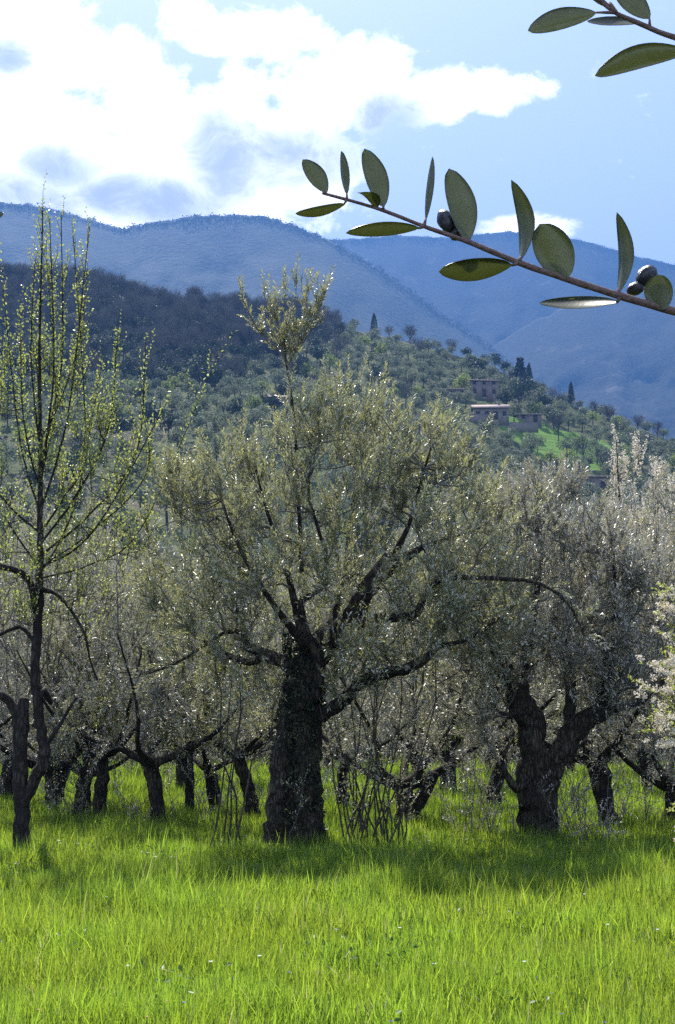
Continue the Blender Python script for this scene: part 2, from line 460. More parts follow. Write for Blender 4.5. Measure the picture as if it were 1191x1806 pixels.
def leaves_mesh_data(P, D, L, W, r, fold=0.25, droop=0.0, k=None):
    """one folded blade (two triangles) per leaf; P base, D axis"""
    n = len(P); D = unit(D)
    side = unit(np.cross(D, r.normal(0, 1, (n, 3)) * 0.7 + np.array([0, 0, 1.0]))); N = np.cross(side, D)
    L = np.asarray(L)[:, None]; W = np.asarray(W)[:, None]
    mid = P + D * L * 0.5
    tip = P + D * L - np.array([0, 0, 1.0]) * L * droop
    a = mid + side * W * 0.5 + N * W * fold; b = mid - side * W * 0.5 + N * W * fold
    V = np.stack([P, a, tip, b], 1).reshape(-1, 3)
    i = np.arange(n) * 4
    T = np.stack([np.stack([i, i + 2, i + 1], -1), np.stack([i, i + 3, i + 2], -1)], 1).reshape(-1, 3)
    return V, T


def seg_path(p, q, r, bend=0.2, n=6, up=0.0, jit=0.03):
    d = q - p; ln = np.linalg.norm(d); t = np.linspace(0, 1, n)[:, None]
    c = (p + q) / 2 + np.array([0, 0, up]) * ln + r.normal(0, 1, 3) * bend * ln * 0.5
    path = (1 - t) ** 2 * p + 2 * t * (1 - t) * c + t * t * q
    path[1:-1] += r.normal(0, jit * ln, (n - 2, 3))
    return path


class Plant:
    """skeleton of limbs -> branches -> twigs -> leafy shoots, in the plant's own space"""
    def __init__(s, seed):
        s.r = np.random.default_rng(seed); s.trunk = []; s.limb = []; s.br = []; s.shoots = []; s.nodes = []
        s.LV = []; s.LT = []; s.lo = 0

    def add_limb(s, pts, rad, step=0.10, trunk=False):
        p, q = resample(pts, rad, step); p[1:-1] += s.r.normal(0, 0.12, (len(p) - 2, 3)) * q[1:-1, None]
        (s.trunk if trunk else s.limb).append((p, q)); s.nodes.append(np.hstack([p, q[:, None]]))

    def branch_to(s, targets, rad, up=0.12, minr=0.0, bend=0.25, low=0.4, jit=0.025, taper=0.35, n=7):
        for T in targets:
            N = np.concatenate(s.nodes)
            d = T - N[:, :3]; dist = np.linalg.norm(d, axis=1)
            cost = dist * (1 + low * np.maximum(0, -d[:, 2] / np.maximum(dist, 1e-6))) + (N[:, 3] < minr) * 5 + s.r.uniform(0, 0.25, len(N))
            i = int(np.argmin(cost)); p = N[i, :3]; ln = dist[i]
            if ln < 0.12: continue
            r0 = min(rad * (0.6 + 0.25 * ln), N[i, 3] * 0.85)
            path = seg_path(p, T, s.r, bend, n, up, jit); rr = np.linspace(r0, r0 * taper, n)
            s.br.append((path, rr)); s.nodes.append(np.hstack([path, rr[:, None]])[2:])

    def add_shoots(s, n, length=(0.25, 0.6), rad=0.0035, upw=0.9, out=0.5, rnd=0.45, minz=0.0, maxr=0.03, src=None, centre=None, droop=0.0, extra=None):
        N = np.concatenate(s.nodes); N = N[(N[:, 3] < maxr) & (N[:, 2] > minz)]
        if extra is not None: N = N[extra(N)]
        P = N[s.r.integers(0, len(N), n), :3]
        c = centre if centre is not None else N[:, :3].mean(0)
        o = P - c; o[:, 2] *= 0.3
        D = unit(unit(o) * out + np.array([0, 0, upw]) + s.r.normal(0, rnd, (n, 3)))
        L = s.r.uniform(*length, n)
        tip = P + D * L[:, None] + s.r.normal(0, 0.06, (n, 3)) * L[:, None]; tip[:, 2] -= droop * L
        mid = P + D * L[:, None] * 0.5 + s.r.normal(0, 0.05, (n, 3)) * L[:, None]
        s.shoots.append((P, mid, tip, np.full(n, rad)))
        return P, mid, tip, L

    def leaf_shoots(s, P, mid, tip, L, per, ll=(0.045, 0.065), lw=(0.011, 0.016), ang=0.8, start=0.12, fold=0.22, up=0.25):
        n = len(P); t = np.linspace(start, 1.0, per)[None, :, None]
        X = (1 - t) ** 2 * P[:, None] + 2 * t * (1 - t) * mid[:, None] + t * t * tip[:, None]
        T_ = unit(tip - P)[:, None] + np.zeros_like(X)
        side = s.r.normal(0, 1, X.shape); side -= (side * T_).sum(-1, keepdims=True) * T_; side = unit(side)
        sg = np.where(np.arange(per) % 2 == 0, 1.0, -1.0)[None, :, None]
        base = s.r.normal(0, 1, (n, 1, 3)); base = unit(base - (base * T_[:, :1]).sum(-1, keepdims=True) * T_[:, :1])
        side = unit(side * 0.6 + base * sg)
        D = T_ * (1 - 0.25 * ang) + side * ang + np.array([0, 0, up])
        X = X.reshape(-1, 3); D = D.reshape(-1, 3); k = len(X)
        V, T = leaves_mesh_data(X, D, s.r.uniform(*ll, k), s.r.uniform(*lw, k), s.r, fold, 0.08)
        s.LV.append(V); s.LT.append(T + s.lo); s.lo += len(V)

    def shoot_tubes(s):
        out = []
        for P, mid, tip, rad in s.shoots:
            n = len(P); th = np.arange(3) * 2.094
            for_ = []
            d = unit(tip - P); u = unit(np.cross(d, [0.3, 0.2, 1.0])); v = np.cross(d, u)
            ring = (np.cos(th)[None, :, None] * u[:, None] + np.sin(th)[None, :, None] * v[:, None])
            A_ = P[:, None] + ring * rad[:, None, None]; B_ = mid[:, None] + ring * rad[:, None, None] * 0.8
            Vv = np.concatenate([A_, B_, tip[:, None]], 1).reshape(-1, 3)
            i = (np.arange(n) * 7)[:, None]
            T = []
            for k in range(3):
                k2 = (k + 1) % 3
                T += [i + [k, k2, 3 + k2], i + [k, 3 + k2, 3 + k], i + [3 + k, 3 + k2, 6]]
            out.append((Vv, np.concatenate(T)))
        return out

    def build(s, root, bark, twig, leaf, trunk_sides=18, rough=0.10, names=('trunk', 'branches', 'crown'), limb_sides=10):
        if s.trunk or s.limb:
            V, Q = tubes(s.trunk, trunk_sides, rough, 3) if s.trunk else (np.zeros((0, 3)), np.zeros((0, 4), int))
            if s.limb:
                V2, Q2 = tubes(s.limb, limb_sides, rough * 0.8, 4); Q = np.concatenate([Q, Q2 + len(V)]); V = np.concatenate([V, V2])
            link(names[0], quads_mesh(names[0], V, Q, bark), root)
        Vs, Ts, o = [], [], 0
        if s.br:
            big = [b for b in s.br if b[1][0] > 0.012]; small = [b for b in s.br if b[1][0] <= 0.012]
            for lst, k in ((big, 6), (small, 4)):
                if lst:
                    V, Q = tubes(lst, k, 0, 5, cap=False); T = np.concatenate([Q[:, [0, 1, 2]], Q[:, [0, 2, 3]]])
                    Vs.append(V); Ts.append(T + o); o += len(V)
        for V, T in s.shoot_tubes(): Vs.append(V); Ts.append(T + o); o += len(V)
        if Vs: link(names[1], mesh_from(names[1], np.concatenate(Vs), np.concatenate(Ts), True, twig), root)
        if s.LV:
            c = link(names[2], mesh_from(names[2], np.concatenate(s.LV), np.concatenate(s.LT), False, leaf), root); c['kind'] = 'stuff'


# ------------------------------------------------------------------ trees of the hillside (far: leaf clumps)
def clump_tree(name, seed, h, rx, shape, n, size, crown_mat, trunk_mat, stem=0.22, lobes=9, bare=False, flat=0.8):
    r = np.random.default_rng(seed); Vs, Ts, o = [], [], 0
    trunk_paths = [(np.array([[0, 0, -0.6], [0.05, 0, h * 0.3], [0, 0.05, h * 0.75]]), np.array([h * .035, h * .028, h * .01]))]
    if shape == 'round':
        c = r.normal(0, 1, (lobes, 3)); c = unit(c) * r.uniform(0.3, 0.75, (lobes, 1)); c[:, 2] = c[:, 2] * flat
        C = c * np.array([rx, rx, h * (1 - stem) / 2]) + np.array([0, 0, h * (1 + stem) / 2])
        rad = r.uniform(0.38, 0.6, lobes) * rx
        k = r.integers(0, lobes, n); d = unit(r.normal(0, 1, (n, 3))); P = C[k] + d * (rad[k] * r.uniform(0.75, 1.05, n))[:, None] * np.array([1, 1, 0.85])
        P[:, 2] = np.maximum(P[:, 2], h * stem * 0.6)
    elif shape == 'spire':
        zt = r.uniform(0.03, 1, n) ** 0.9; w = rx * np.minimum(1, .5 + zt * 3) * (1 - zt ** 2.6) ** 0.75
        th = r.uniform(0, 6.283, n); P = np.stack([np.cos(th) * w, np.sin(th) * w, zt * h], -1) * r.uniform(0.9, 1.04, (n, 1)); P[:, 2] = zt * h
        d = unit(np.stack([np.cos(th), np.sin(th), np.full(n, 0.15)], -1))
    elif shape == 'pine':
        zt = r.uniform(0.15, 1, n); lay = np.sin(zt * 40) * 0.18 + 1; w = rx * (1 - zt * 0.75) * lay * np.sqrt(r.uniform(0.2, 1, n))
        th = r.uniform(0, 6.283, n); P = np.stack([np.cos(th) * w, np.sin(th) * w, zt * h], -1); d = unit(np.stack([np.cos(th), np.sin(th), np.full(n, .4)], -1))
    if shape == 'bare':
        for q in range(26):
            z0 = r.uniform(0.2, 0.6) * h; th = r.uniform(0, 6.28); e = np.array([math.cos(th) * rx * r.uniform(.4, 1), math.sin(th) * rx * r.uniform(.4, 1), min(h, z0 + h * r.uniform(.25, .55))])
            trunk_paths.append((np.array([[0, 0, z0], (np.array([0, 0, z0]) + e) / 2 + np.array([0, 0, -.05 * h]), e]), np.array([h * .012, h * .008, h * .003])))
        P = np.concatenate([p[0][1:2] * 0.4 + p[0][2:] * 0.6 for p in trunk_paths[1:]]); P = P[r.integers(0, len(P), n)] + r.normal(0, rx * 0.22, (n, 3)); d = unit(np.stack([P[:, 0], P[:, 1], P[:, 2] * 0.6], -1) + r.normal(0, .4, (n, 3)))
        a = P; L = r.uniform(.7, 1.5, n)[:, None] * size * 2.4; s_ = unit(np.cross(d, r.normal(0, 1, (n, 3)))) * size * 0.16
        tri = np.stack([a - s_, a + s_, a + d * L], 1)
    else:
        nrm = unit(d + r.normal(0, 0.55, (n, 3))); u = unit(np.cross(nrm, r.normal(0, 1, (n, 3)))); v = np.cross(nrm, u)
        s_ = (r.uniform(0.5, 1.25, n) * size)[:, None]
        tri = np.stack([P - u * s_, P + u * s_ * 0.9 + v * s_ * 0.3, P + v * s_ * 1.3], 1)
    V, Q = tubes(trunk_paths, 4, 0, 1, cap=False); T = np.concatenate([Q[:, [0, 1, 2]], Q[:, [0, 2, 3]]]); nt0 = len(T)
    V2 = tri.reshape(-1, 3); T2 = np.arange(len(V2)).reshape(-1, 3) + len(V)
    me = mesh_from(name, np.concatenate([V, V2]), np.concatenate([T, T2]), False, trunk_mat); me.materials.append(crown_mat)
    mi = np.ones(len(me.polygons), np.int32); mi[:nt0] = 0; me.polygons.foreach_set('material_index', mi)
    return me


def far_leaf(name, cols, trans, tf=0.3):
    m, nt = new_mat(name); g = nt.node('ShaderNodeNewGeometry'); oi = nt.node('ShaderNodeObjectInfo')
    c = nt.ramp(g.outputs['Random Per Island'], [(i / (len(cols) - 1), k) for i, k in enumerate(cols)])
    hsv = nt.node('ShaderNodeHueSaturation'); nt.put(hsv.inputs['Color'], c); nt.put(hsv.inputs['Value'], nt.math('ADD', 0.75, nt.math('MULTIPLY', oi.outputs['Random'], 0.55))); nt.put(hsv.inputs['Hue'], nt.math('ADD', 0.485, nt.math('MULTIPLY', oi.outputs['Random'], 0.03)))
    d = princ(nt, hsv.outputs[0], 0.7, 0.25); t = nt.node('ShaderNodeBsdfTranslucent'); nt.put(t.inputs[0], trans)
    mx = nt.node('ShaderNodeMixShader'); mx.inputs[0].default_value = tf; nt.l.new(d, mx.inputs[1]); nt.l.new(t.outputs[0], mx.inputs[2]); finish(nt, mx.outputs[0])
    return m


M['far_olive'] = far_leaf('far_olive_leaf', [(0.09, 0.105, 0.07), (0.15, 0.17, 0.115), (0.20, 0.22, 0.16)], (0.16, 0.20, 0.10))
M['far_dark'] = far_leaf('far_evergreen_leaf', [(0.022, 0.034, 0.02), (0.05, 0.07, 0.035), (0.09, 0.11, 0.06)], (0.03, 0.05, 0.015), 0.15)
M['far_cypress'] = far_leaf('cypress_leaf', [(0.010, 0.016, 0.010), (0.02, 0.03, 0.018), (0.03, 0.04, 0.024)], (0.01, 0.02, 0.008), 0.08)
M['far_bare'] = far_leaf('far_bare_twigs', [(0.05, 0.05, 0.044), (0.13, 0.125, 0.105), (0.08, 0.08, 0.066)], (0.08, 0.075, 0.06), 0.1)
M['far_fresh'] = far_leaf('far_fresh_leaf', [(0.10, 0.14, 0.04), (0.16, 0.20, 0.06), (0.20, 0.24, 0.08)], (0.25, 0.32, 0.08), 0.4)
M['far_trunk'] = bark_mat('far_trunk', (0.05, 0.04, 0.035), (0.12, 0.10, 0.09), 4)
FT = {}
FT['olive'] = [clump_tree('hillside_olive', 20 + i, 4.2 + i * 0.35, 2.3, 'round', 520, 0.27, M['far_olive'], M['far_trunk'], 0.16) for i in range(4)]
FT['fresh'] = [clump_tree('hillside_fresh_tree', 30 + i, 4.8, 2.2, 'round', 460, 0.28, M['far_fresh'], M['far_trunk'], 0.2) for i in range(2)]
FT['dark'] = [clump_tree('hillside_evergreen', 40 + i, 6.5 + i, 3.0, 'round', 620, 0.36, M['far_dark'], M['far_trunk'], 0.1) for i in range(3)]
FT['bare'] = [clump_tree('hillside_bare_tree', 50 + i, 8.5 + i, 3.4, 'bare', 700, 0.42, M['far_bare'], M['far_bare'], 0.1) for i in range(3)]
FT['cypress'] = [clump_tree('cypress', 60 + i, 9.0, 1.15 + 0.3 * i, 'spire', 1500, 0.24, M['far_cypress'], M['far_trunk']) for i in range(2)]
FT['pine'] = [clump_tree('hillside_pine', 70, 10.0, 3.2, 'pine', 1100, 0.42, M['far_cypress'], M['far_trunk'])]

taken = []


def plant_far(kind, px, py, label, cat, group=None, h=None, var=0, rz=None, t=None, name=None):
    P, tt_ = hill_hit(px, py) if t is None else (hill_point(ray(px, py)[0], t), t)
    me = FT[kind][var % len(FT[kind])]
    o = bpy.data.objects.new(name or me.name.split('.')[0], me); COL.objects.link(o)
    zs = [v.co.z for v in me.vertices]
    sc = 1.0 if h is None else h / max(zs)
    o.location = (P[0], P[1], P[2] - 0.1); o.scale = (sc, sc, sc); o.rotation_euler.z = rz if rz is not None else random.uniform(0, 6)
    tag(o, label, cat, group); taken.append((P[0], P[1], 3.5))
    return o


pxm = F / 440
plant_far('cypress', 660, 586, 'lone dark cypress standing on the hill crest beside a bare tree', 'cypress', h=42 / pxm, var=1, name='cypress')
plant_far('bare', 687, 590, 'small leafless tree on the crest just right of the lone cypress', 'tree', h=5.2, name='bare_tree')
plant_far('cypress', 1008, 712, 'slim pointed cypress alone on the right shoulder of the hill', 'cypress', h=7.6, var=0, name='cypress')
plant_far('pine', 918, 688, 'tallest dark pine of the clump behind the stone houses', 'tree', h=10.5, name='pine_tree')
plant_far('cypress', 934, 690, 'narrow cypress touching the right side of the tall pine', 'cypress', h=9.2, var=0, name='cypress')
plant_far('dark', 916, 722, 'broad black-green evergreen below the tall pine, right of the houses', 'tree', h=9.5, var=1, name='evergreen_tree')
plant_far('dark', 824, 632, 'rounded evergreen on the crest above the upper house', 'tree', h=4.2, var=0, name='evergreen_tree')
plant_far('dark', 854, 646, 'small dark evergreen between two larger ones on the crest', 'tree', h=4.0, var=2, name='evergreen_tree')
plant_far('dark', 873, 650, 'dark round evergreen on the crest left of the tall pine', 'tree', h=5.4, var=1, name='evergreen_tree')
plant_far('dark', 890, 660, 'low dark evergreen at the foot of the tall pine, left side', 'tree', h=4.6, var=0, name='evergreen_tree')
plant_far('pine', 360, 558, 'dark pine rising above the bare woods on the left crest', 'tree', h=6.5, name='pine_tree')
plant_far('pine', 412, 562, 'broad dark pine on the crest just left of the tall olive sprig', 'tree', h=6.2, name='pine_tree')
plant_far('cypress', 316, 612, 'dark column-shaped evergreen standing in the bare woodland', 'cypress', h=7.5, var=1, name='cypress')
for k, (x, y, h_, lab) in enumerate([(952, 706, 6.5, 'bare brown tree right of the evergreen clump on the hill'), (975, 712, 5.5, 'bare grey tree between evergreen clump and slim cypress'), (1050, 738, 6.0, 'bare tree on the right shoulder below the slim cypress'),
                                   (1075, 748, 6.5, 'wide bare tree on the sloping right crest'), (1125, 764, 6.0, 'bare tree near the right end of the hill crest'), (1160, 776, 6.0, 'last bare tree at the right end of the hill crest'), (560, 588, 7.0, 'bare tree at the top behind the tall olive sprig'), (590, 590, 6.0, 'bare tree on the crest between olive sprig and lone cypress')]):
    plant_far('bare', x, y, lab, 'tree', h=h_, var=k, name='bare_tree')
plant_far('fresh', 815, 700, 'pale green tree in new leaf left of the upper stone house', 'tree', h=6.5, var=0, name='green_tree')
plant_far('fresh', 945, 738, 'pale green tree beside the dark evergreens on the hill', 'tree', h=5.0, var=1, name='green_tree')

# houses --------------------------------------------------------------
def simple_mat(name, c1, c2, scale, rough=0.85):
    m, nt = new_mat(name); tc = nt.node('ShaderNodeTexCoord'); a = nt.noise(tc.outputs['Object'], scale, 5, 0.65)
    finish(nt, princ(nt, nt.mix(nt.smooth(a, 0.3, 0.7), c1, c2), rough, 0.2, a, 0.5, 0.05)); return m


M['wall_pink'] = simple_mat('plaster_pink', (0.17, 0.135, 0.115), (0.24, 0.195, 0.165), 1.2)
M['wall_stone'] = simple_mat('stone_wall', (0.14, 0.125, 0.105), (0.24, 0.21, 0.18), 2.5)
M['wall_pale'] = simple_mat('plaster_pale', (0.24, 0.21, 0.18), (0.32, 0.28, 0.24), 1.0)
M['roof_tile'] = simple_mat('roof_tile', (0.34, 0.25, 0.20), (0.46, 0.36, 0.30), 3.0)
M['shade'] = simple_mat('shutter', (0.05, 0.04, 0.035), (0.08, 0.06, 0.05), 5)
mg, ntg = new_mat('window_glass'); finish(ntg, princ(ntg, (0.02, 0.025, 0.03), 0.08, 0.6)); M['glass'] = mg


def box_data(x0, x1, y0, y1, z0, z1):
    V = np.array([(x, y, z) for x in (x0, x1) for y in (y0, y1) for z in (z0, z1)], float)
    Q = np.array([(0, 1, 3, 2), (4, 6, 7, 5), (0, 4, 5, 1), (2, 3, 7, 6), (0, 2, 6, 4), (1, 5, 7, 3)])
    return V, Q


def boxes(name, lst, mat, parent=None):
    Vs, Qs, o = [], [], 0
    for b in lst:
        V, Q = box_data(*b); Vs.append(V); Qs.append(Q + o); o += 8
    return link(name, mesh_from(name, np.concatenate(Vs), np.concatenate(Qs), False, mat), parent)


def gable(name, x0, x1, y0, y1, z, rise, mat, parent, th=0.22, mono=False):
    if mono: prof = [(y0, z), (y1, z + rise)]
    else: prof = [(y0, z), ((y0 + y1) / 2, z + rise), (y1, z)]
    V, Q = [], []
    k = len(prof)
    for x in (x0, x1):
        V += [(x, y, zz + th) for y, zz in prof] + [(x, y, zz) for y, zz in prof]
    for i in range(k - 1):
        Q += [(i, i + 2 * k, i + 1 + 2 * k, i + 1), (k + i, k + i + 1, 3 * k + i + 1, 3 * k + i)]
        Q += [(i, i + 1, k + i + 1, k + i), (2 * k + i, 3 * k + i, 3 * k + i + 1, 2 * k + i + 1)]
    Q += [(0, k, 3 * k, 2 * k), (k - 1, 3 * k - 1, 4 * k - 1, 2 * k - 1)]
    return link(name, mesh_from(name, V, Q, False, mat), parent)


def house(px, py, w, d, h, rise, wall, label, name='stone_house', wins=2, door=True, chimney=True, rz=0.0, mono=False):
    P, _ = hill_hit(px, py); root = empty(name, (P[0], P[1] + d / 2, P[2]), rz); tag(root, label, 'house')
    ops = []
    n = wins + (1 if door else 0); sl = w / n
    zs = [(1.0, 2.1)] + ([(3.6, 4.7)] if h > 4.5 else [])
    for i in range(n):
        cx = -w / 2 + sl * (i + 0.5)
        if door and i == n // 2: ops.append(('door', cx - 0.55, cx + 0.55, 0.0, 2.15))
        else: ops.append(('window', cx - 0.45, cx + 0.45, *zs[0]))
        if len(zs) > 1: ops.append(('window', cx - 0.45, cx + 0.45, *zs[1]))
    # front wall as strips round the openings, back and side walls whole
    y = -d / 2; th = 0.35; bl = [(-w / 2, w / 2, d / 2 - th, d / 2, -1.5, h), (-w / 2, -w / 2 + th, y + th, d / 2 - th, -1.5, h), (w / 2 - th, w / 2, y + th, d / 2 - th, -1.5, h)]
    xs = sorted(set([-w / 2, w / 2] + [o_[1] for o_ in ops] + [o_[2] for o_ in ops]))
    for a, b in zip(xs[:-1], xs[1:]):
        zc = sorted([(o_[3], o_[4]) for o_ in ops if o_[1] <= a + 1e-6 and o_[2] >= b - 1e-6]); z = -1.5
        for p, q in zc:
            if p > z: bl.append((a, b, y, y + th, z, p))
            z = q
        bl.append((a, b, y, y + th, z, h))
    boxes('wall', bl, wall, root)
    for kind, a, b, p, q in ops:
        if kind == 'door':
            boxes('door', [(a + .003, b - .003, y + .15, y + .22, p, q - .003)], M['shade'], root)
        else:
            wn = boxes('window', [(a + .003, a + .08, y + .1, y + .18, p + .003, q - .003), (b - .08, b - .003, y + .1, y + .18, p + .003, q - .003), (a + .083, b - .083, y + .1, y + .18, p + .003, p + .08), (a + .083, b - .083, y + .1, y + .18, q - .08, q - .003)], M['shade'], root)
            boxes('pane', [(a + .083, b - .083, y + .13, y + .15, p + .083, q - .083)], M['glass'], wn)
    rf = gable('roof', -w / 2 - .4, w / 2 + .4, -d / 2 - .45, d / 2 + .45, h + .02, rise, M['roof_tile'], root, mono=mono)
    if chimney: boxes('chimney', [(w * .2, w * .2 + .6, -.3, .3, h + rise * .5, h + rise + 1.0)], wall, rf)
    if not mono:
        for x in (-w / 2 + .001, w / 2 - .2):
            V = [(x, -d / 2, h + .001), (x, d / 2, h + .001), (x, 0, h + rise * .93), (x + .199, -d / 2, h + .001), (x + .199, d / 2, h + .001), (x + .199, 0, h + rise * .93)]
            o_ = 0; T = [(o_, o_ + 2, o_ + 1), (o_ + 3, o_ + 4, o_ + 5), (o_, o_ + 3, o_ + 5), (o_, o_ + 5, o_ + 2), (o_ + 1, o_ + 2, o_ + 5), (o_ + 1, o_ + 5, o_ + 4)]
            link('gable_wall', mesh_from('gable_wall', V, T, False, wall), root)
    taken.append((P[0], P[1] + d / 2, max(w, d) * 0.62 + 1.5)); taken.append((P[0], P[1] - 5, w * .6)); taken.append((P[0], P[1] - 10, w * .4))
    return root


house(853, 701, 8.2, 6.0, 4.6, 0.9, M['wall_pink'], 'upper pinkish stone house with pale tiled roof on the hillside', wins=2, rz=0.08)
house(806, 704, 5.0, 4.0, 2.5, 0.5, M['wall_stone'], 'small low outbuilding left of the upper stone house', 'outbuilding', wins=1, chimney=False, mono=True)
house(868, 741, 9.0, 7.0, 3.0, 1.5, M['wall_stone'], 'lower stone house with long tiled roof beneath the upper house', wins=3, rz=-0.05)
house(934, 746, 6.5, 4.0, 2.1, 0.5, M['wall_pink'], 'low shed with flat tiled roof right of the lower stone house', 'garden_shed', wins=1, chimney=False, mono=True)
house(500, 722, 7.5, 6.0, 2.7, 1.0, M['wall_pale'], 'pale house half hidden below the tall olive sprig', wins=2)
house(1052, 868, 12.0, 7.0, 3.2, 0.6, M['wall_stone'], 'grey farm building with pale roof edge behind the blossoming pear', 'farm_building', wins=3, chimney=False, mono=True)
for k, (x, y, w, lab) in enumerate([(905, 756, 13, 'long dry stone retaining wall under the lower house'), (830, 742, 9, 'short dry stone terrace wall left of the lower house')]):
    P, _ = hill_hit(x, y); wl = boxes('stone_wall', [(-w / 2, w / 2, 0, .5, -1.2, 1.3), (-w / 2 - .05, w / 2 + .05, -.05, .55, 1.302, 1.45)], M['wall_stone']); wl.location = P; tag(wl, lab, 'wall'); taken.append((P[0], P[1], w * .5))

# olives on the terraces: the ones in view each their own tree, everything else one planted mass
cand = []
rh = np.random.default_rng(5)
for D in np.arange(HD0 + 20, 520, 7.0):
    off = rh.uniform(0, 6)
    for x in np.arange(-0.42 * D, 0.42 * D, 6.2):
        x = x + off + rh.normal(0, 1.1); y = D + rh.normal(0, 1.4); a = x / y
        Dc = float(interp(a, HD)); t = (y - HD0) / (Dc - HD0)
        if t < 0.03 or t > 1.06: continue
        P = hill_point(a, min(t, 1.05)); e = (P[2] - CAMZ) / P[1]
        # back to the spot of the view
        c, s = math.cos(TH), math.sin(TH); fw = P[1] * c + (P[2] - CAMZ) * s; up = -P[1] * s + (P[2] - CAMZ) * c
        px = PW / 2 + F * P[0] / fw; py = PH / 2 - F * up / fw
        if any((P[0] - q[0]) ** 2 + (P[1] - q[1]) ** 2 < q[2] ** 2 for q in taken): continue
        cand.append((px, py, P, t))
wood_edge = lambda px: np.interp(px, [-500, 0, 300, 430, 520, 600, 640], [660, 650, 672, 655, 625, 590, 540])
olive_pts, wood_pts, singles = [], [], []
for px, py, P, t in cand:
    if py < wood_edge(px): continue
    lawn_ = ((px - 1000) / 62) ** 2 + ((py - 785) / 26) ** 2 < 1
    if lawn_ and rh.random() < 0.45: continue
    (singles if (540 < px < 1200 and py < 862) else olive_pts).append((px, py, P))
LM = [('the lone crest cypress', 660, 570), ('the upper stone house', 853, 690), ('the lower stone house', 868, 730), ('the low garden shed', 934, 742), ('the tall dark pine', 918, 665), ('the slim pointed cypress', 1008, 695), ('the bright green lawn', 1000, 785), ('the grey farm building', 1052, 858), ('the low outbuilding', 806, 700)]
ORD = ['', 'second-nearest ', 'third-nearest ', 'fourth-nearest ', 'fifth-nearest ', 'sixth-nearest ', 'seventh-nearest ', 'eighth-nearest ', 'ninth-nearest ', 'tenth-nearest ', 'eleventh-nearest ', 'twelfth-nearest ']


def place_words(items, what):
    """items: (px, py) -> a phrase each that finds it from the nearest landmark"""
    cells = {}
    for i, (x, y) in enumerate(items):
        d, nm, lx, ly = min((math.hypot(x - lx, (y - ly) * 1.3), nm, lx, ly) for nm, lx, ly in LM)
        ang = math.degrees(math.atan2(ly - y, x - lx)) % 360
        w = ['right of', 'above and right of', 'above', 'above and left of', 'left of', 'below and left of', 'below', 'below and right of'][int((ang + 22.5) // 45) % 8]
        cells.setdefault((w, nm), []).append((d, i))
    out = [''] * len(items)
    for (w, nm), l in cells.items():
        for k, (d, i) in enumerate(sorted(l)):
            o_ = ('nearest ' if k == 0 else ORD[k]) if k < len(ORD) else 'far '
            out[i] = f'{o_}{what} {w} {nm}'
    return out


rh.shuffle(singles); olive_pts += singles[262:]; singles = singles[:262]
kinds = [(lambda u: 'olive' if u < 0.86 else ('fresh' if u < 0.92 else 'bare'))(rh.random()) for _ in singles]
words = [''] * len(singles)
for kd, what in (('olive', 'small grey-green hillside olive'), ('fresh', 'small pale green hillside tree'), ('bare', 'small leafless hillside tree')):
    ix = [i for i, q in enumerate(kinds) if q == kd]
    for i, w in zip(ix, place_words([singles[i][:2] for i in ix], what)): words[i] = w
for k, (px, py, P) in enumerate(singles):
    kind = kinds[k]; me = FT[kind][k % len(FT[kind])]
    nm = {'olive': 'hillside_olive_tree', 'fresh': 'hillside_green_tree', 'bare': 'hillside_bare_tree'}[kind]
    o = bpy.data.objects.new(nm, me); COL.objects.link(o); sc = rh.uniform(0.75, 1.2) * (0.6 if kind == 'bare' else 1)
    o.location = (P[0], P[1], P[2] - 0.1); o.scale = (sc, sc, sc * rh.uniform(.85, 1.1)); o.rotation_euler.z = rh.uniform(0, 6)
    tag(o, words[k], {'olive': 'olive tree', 'fresh': 'tree', 'bare': 'tree'}[kind],
        {'olive': 'olive trees on the far terraces', 'fresh': 'green trees on the far terraces', 'bare': 'bare trees on the far terraces'}[kind])


def scatter(name, pts, meshes, seed, smin, smax, label, cat):
    """planted mass: geometry nodes place the tree meshes on the points"""
    coll = bpy.data.collections.new(name + '_kinds')
    for me in meshes:
        coll.objects.link(bpy.data.objects.new(name + '_kind', me))
    o = link(name, mesh_from(name, np.array(pts), np.zeros((0, 3), int)))
    ng = bpy.data.node_groups.new(name, 'GeometryNodeTree')
    ng.interface.new_socket('Geometry', in_out='INPUT', socket_type='NodeSocketGeometry'); ng.interface.new_socket('Geometry', in_out='OUTPUT', socket_type='NodeSocketGeometry')
    N, Lk = ng.nodes, ng.links
    gi, go = N.new('NodeGroupInput'), N.new('NodeGroupOutput')
    ci = N.new('GeometryNodeCollectionInfo'); ci.inputs['Collection'].default_value = coll; ci.inputs['Separate Children'].default_value = True; ci.inputs['Reset Children'].default_value = True
    ip = N.new('GeometryNodeInstanceOnPoints'); ip.inputs['Pick Instance'].default_value = True
    rv = N.new('FunctionNodeRandomValue'); rv.data_type = 'FLOAT_VECTOR'; rv.inputs[0].default_value = (0, 0, 0); rv.inputs[1].default_value = (0.08, 0.08, 6.28); rv.inputs['Seed'].default_value = seed
    rs = N.new('FunctionNodeRandomValue'); rs.data_type = 'FLOAT'; rs.inputs[2].default_value = smin; rs.inputs[3].default_value = smax; rs.inputs['Seed'].default_value = seed + 1
    Lk.new(gi.outputs[0], ip.inputs['Points']); Lk.new(ci.outputs[0], ip.inputs['Instance']); Lk.new(rv.outputs[0], ip.inputs['Rotation']); Lk.new(rs.outputs[1], ip.inputs['Scale']); Lk.new(ip.outputs[0], go.inputs[0])
    md = o.modifiers.new('plant', 'NODES'); md.node_group = ng
    tag(o, label, cat, kind='stuff')
    return o


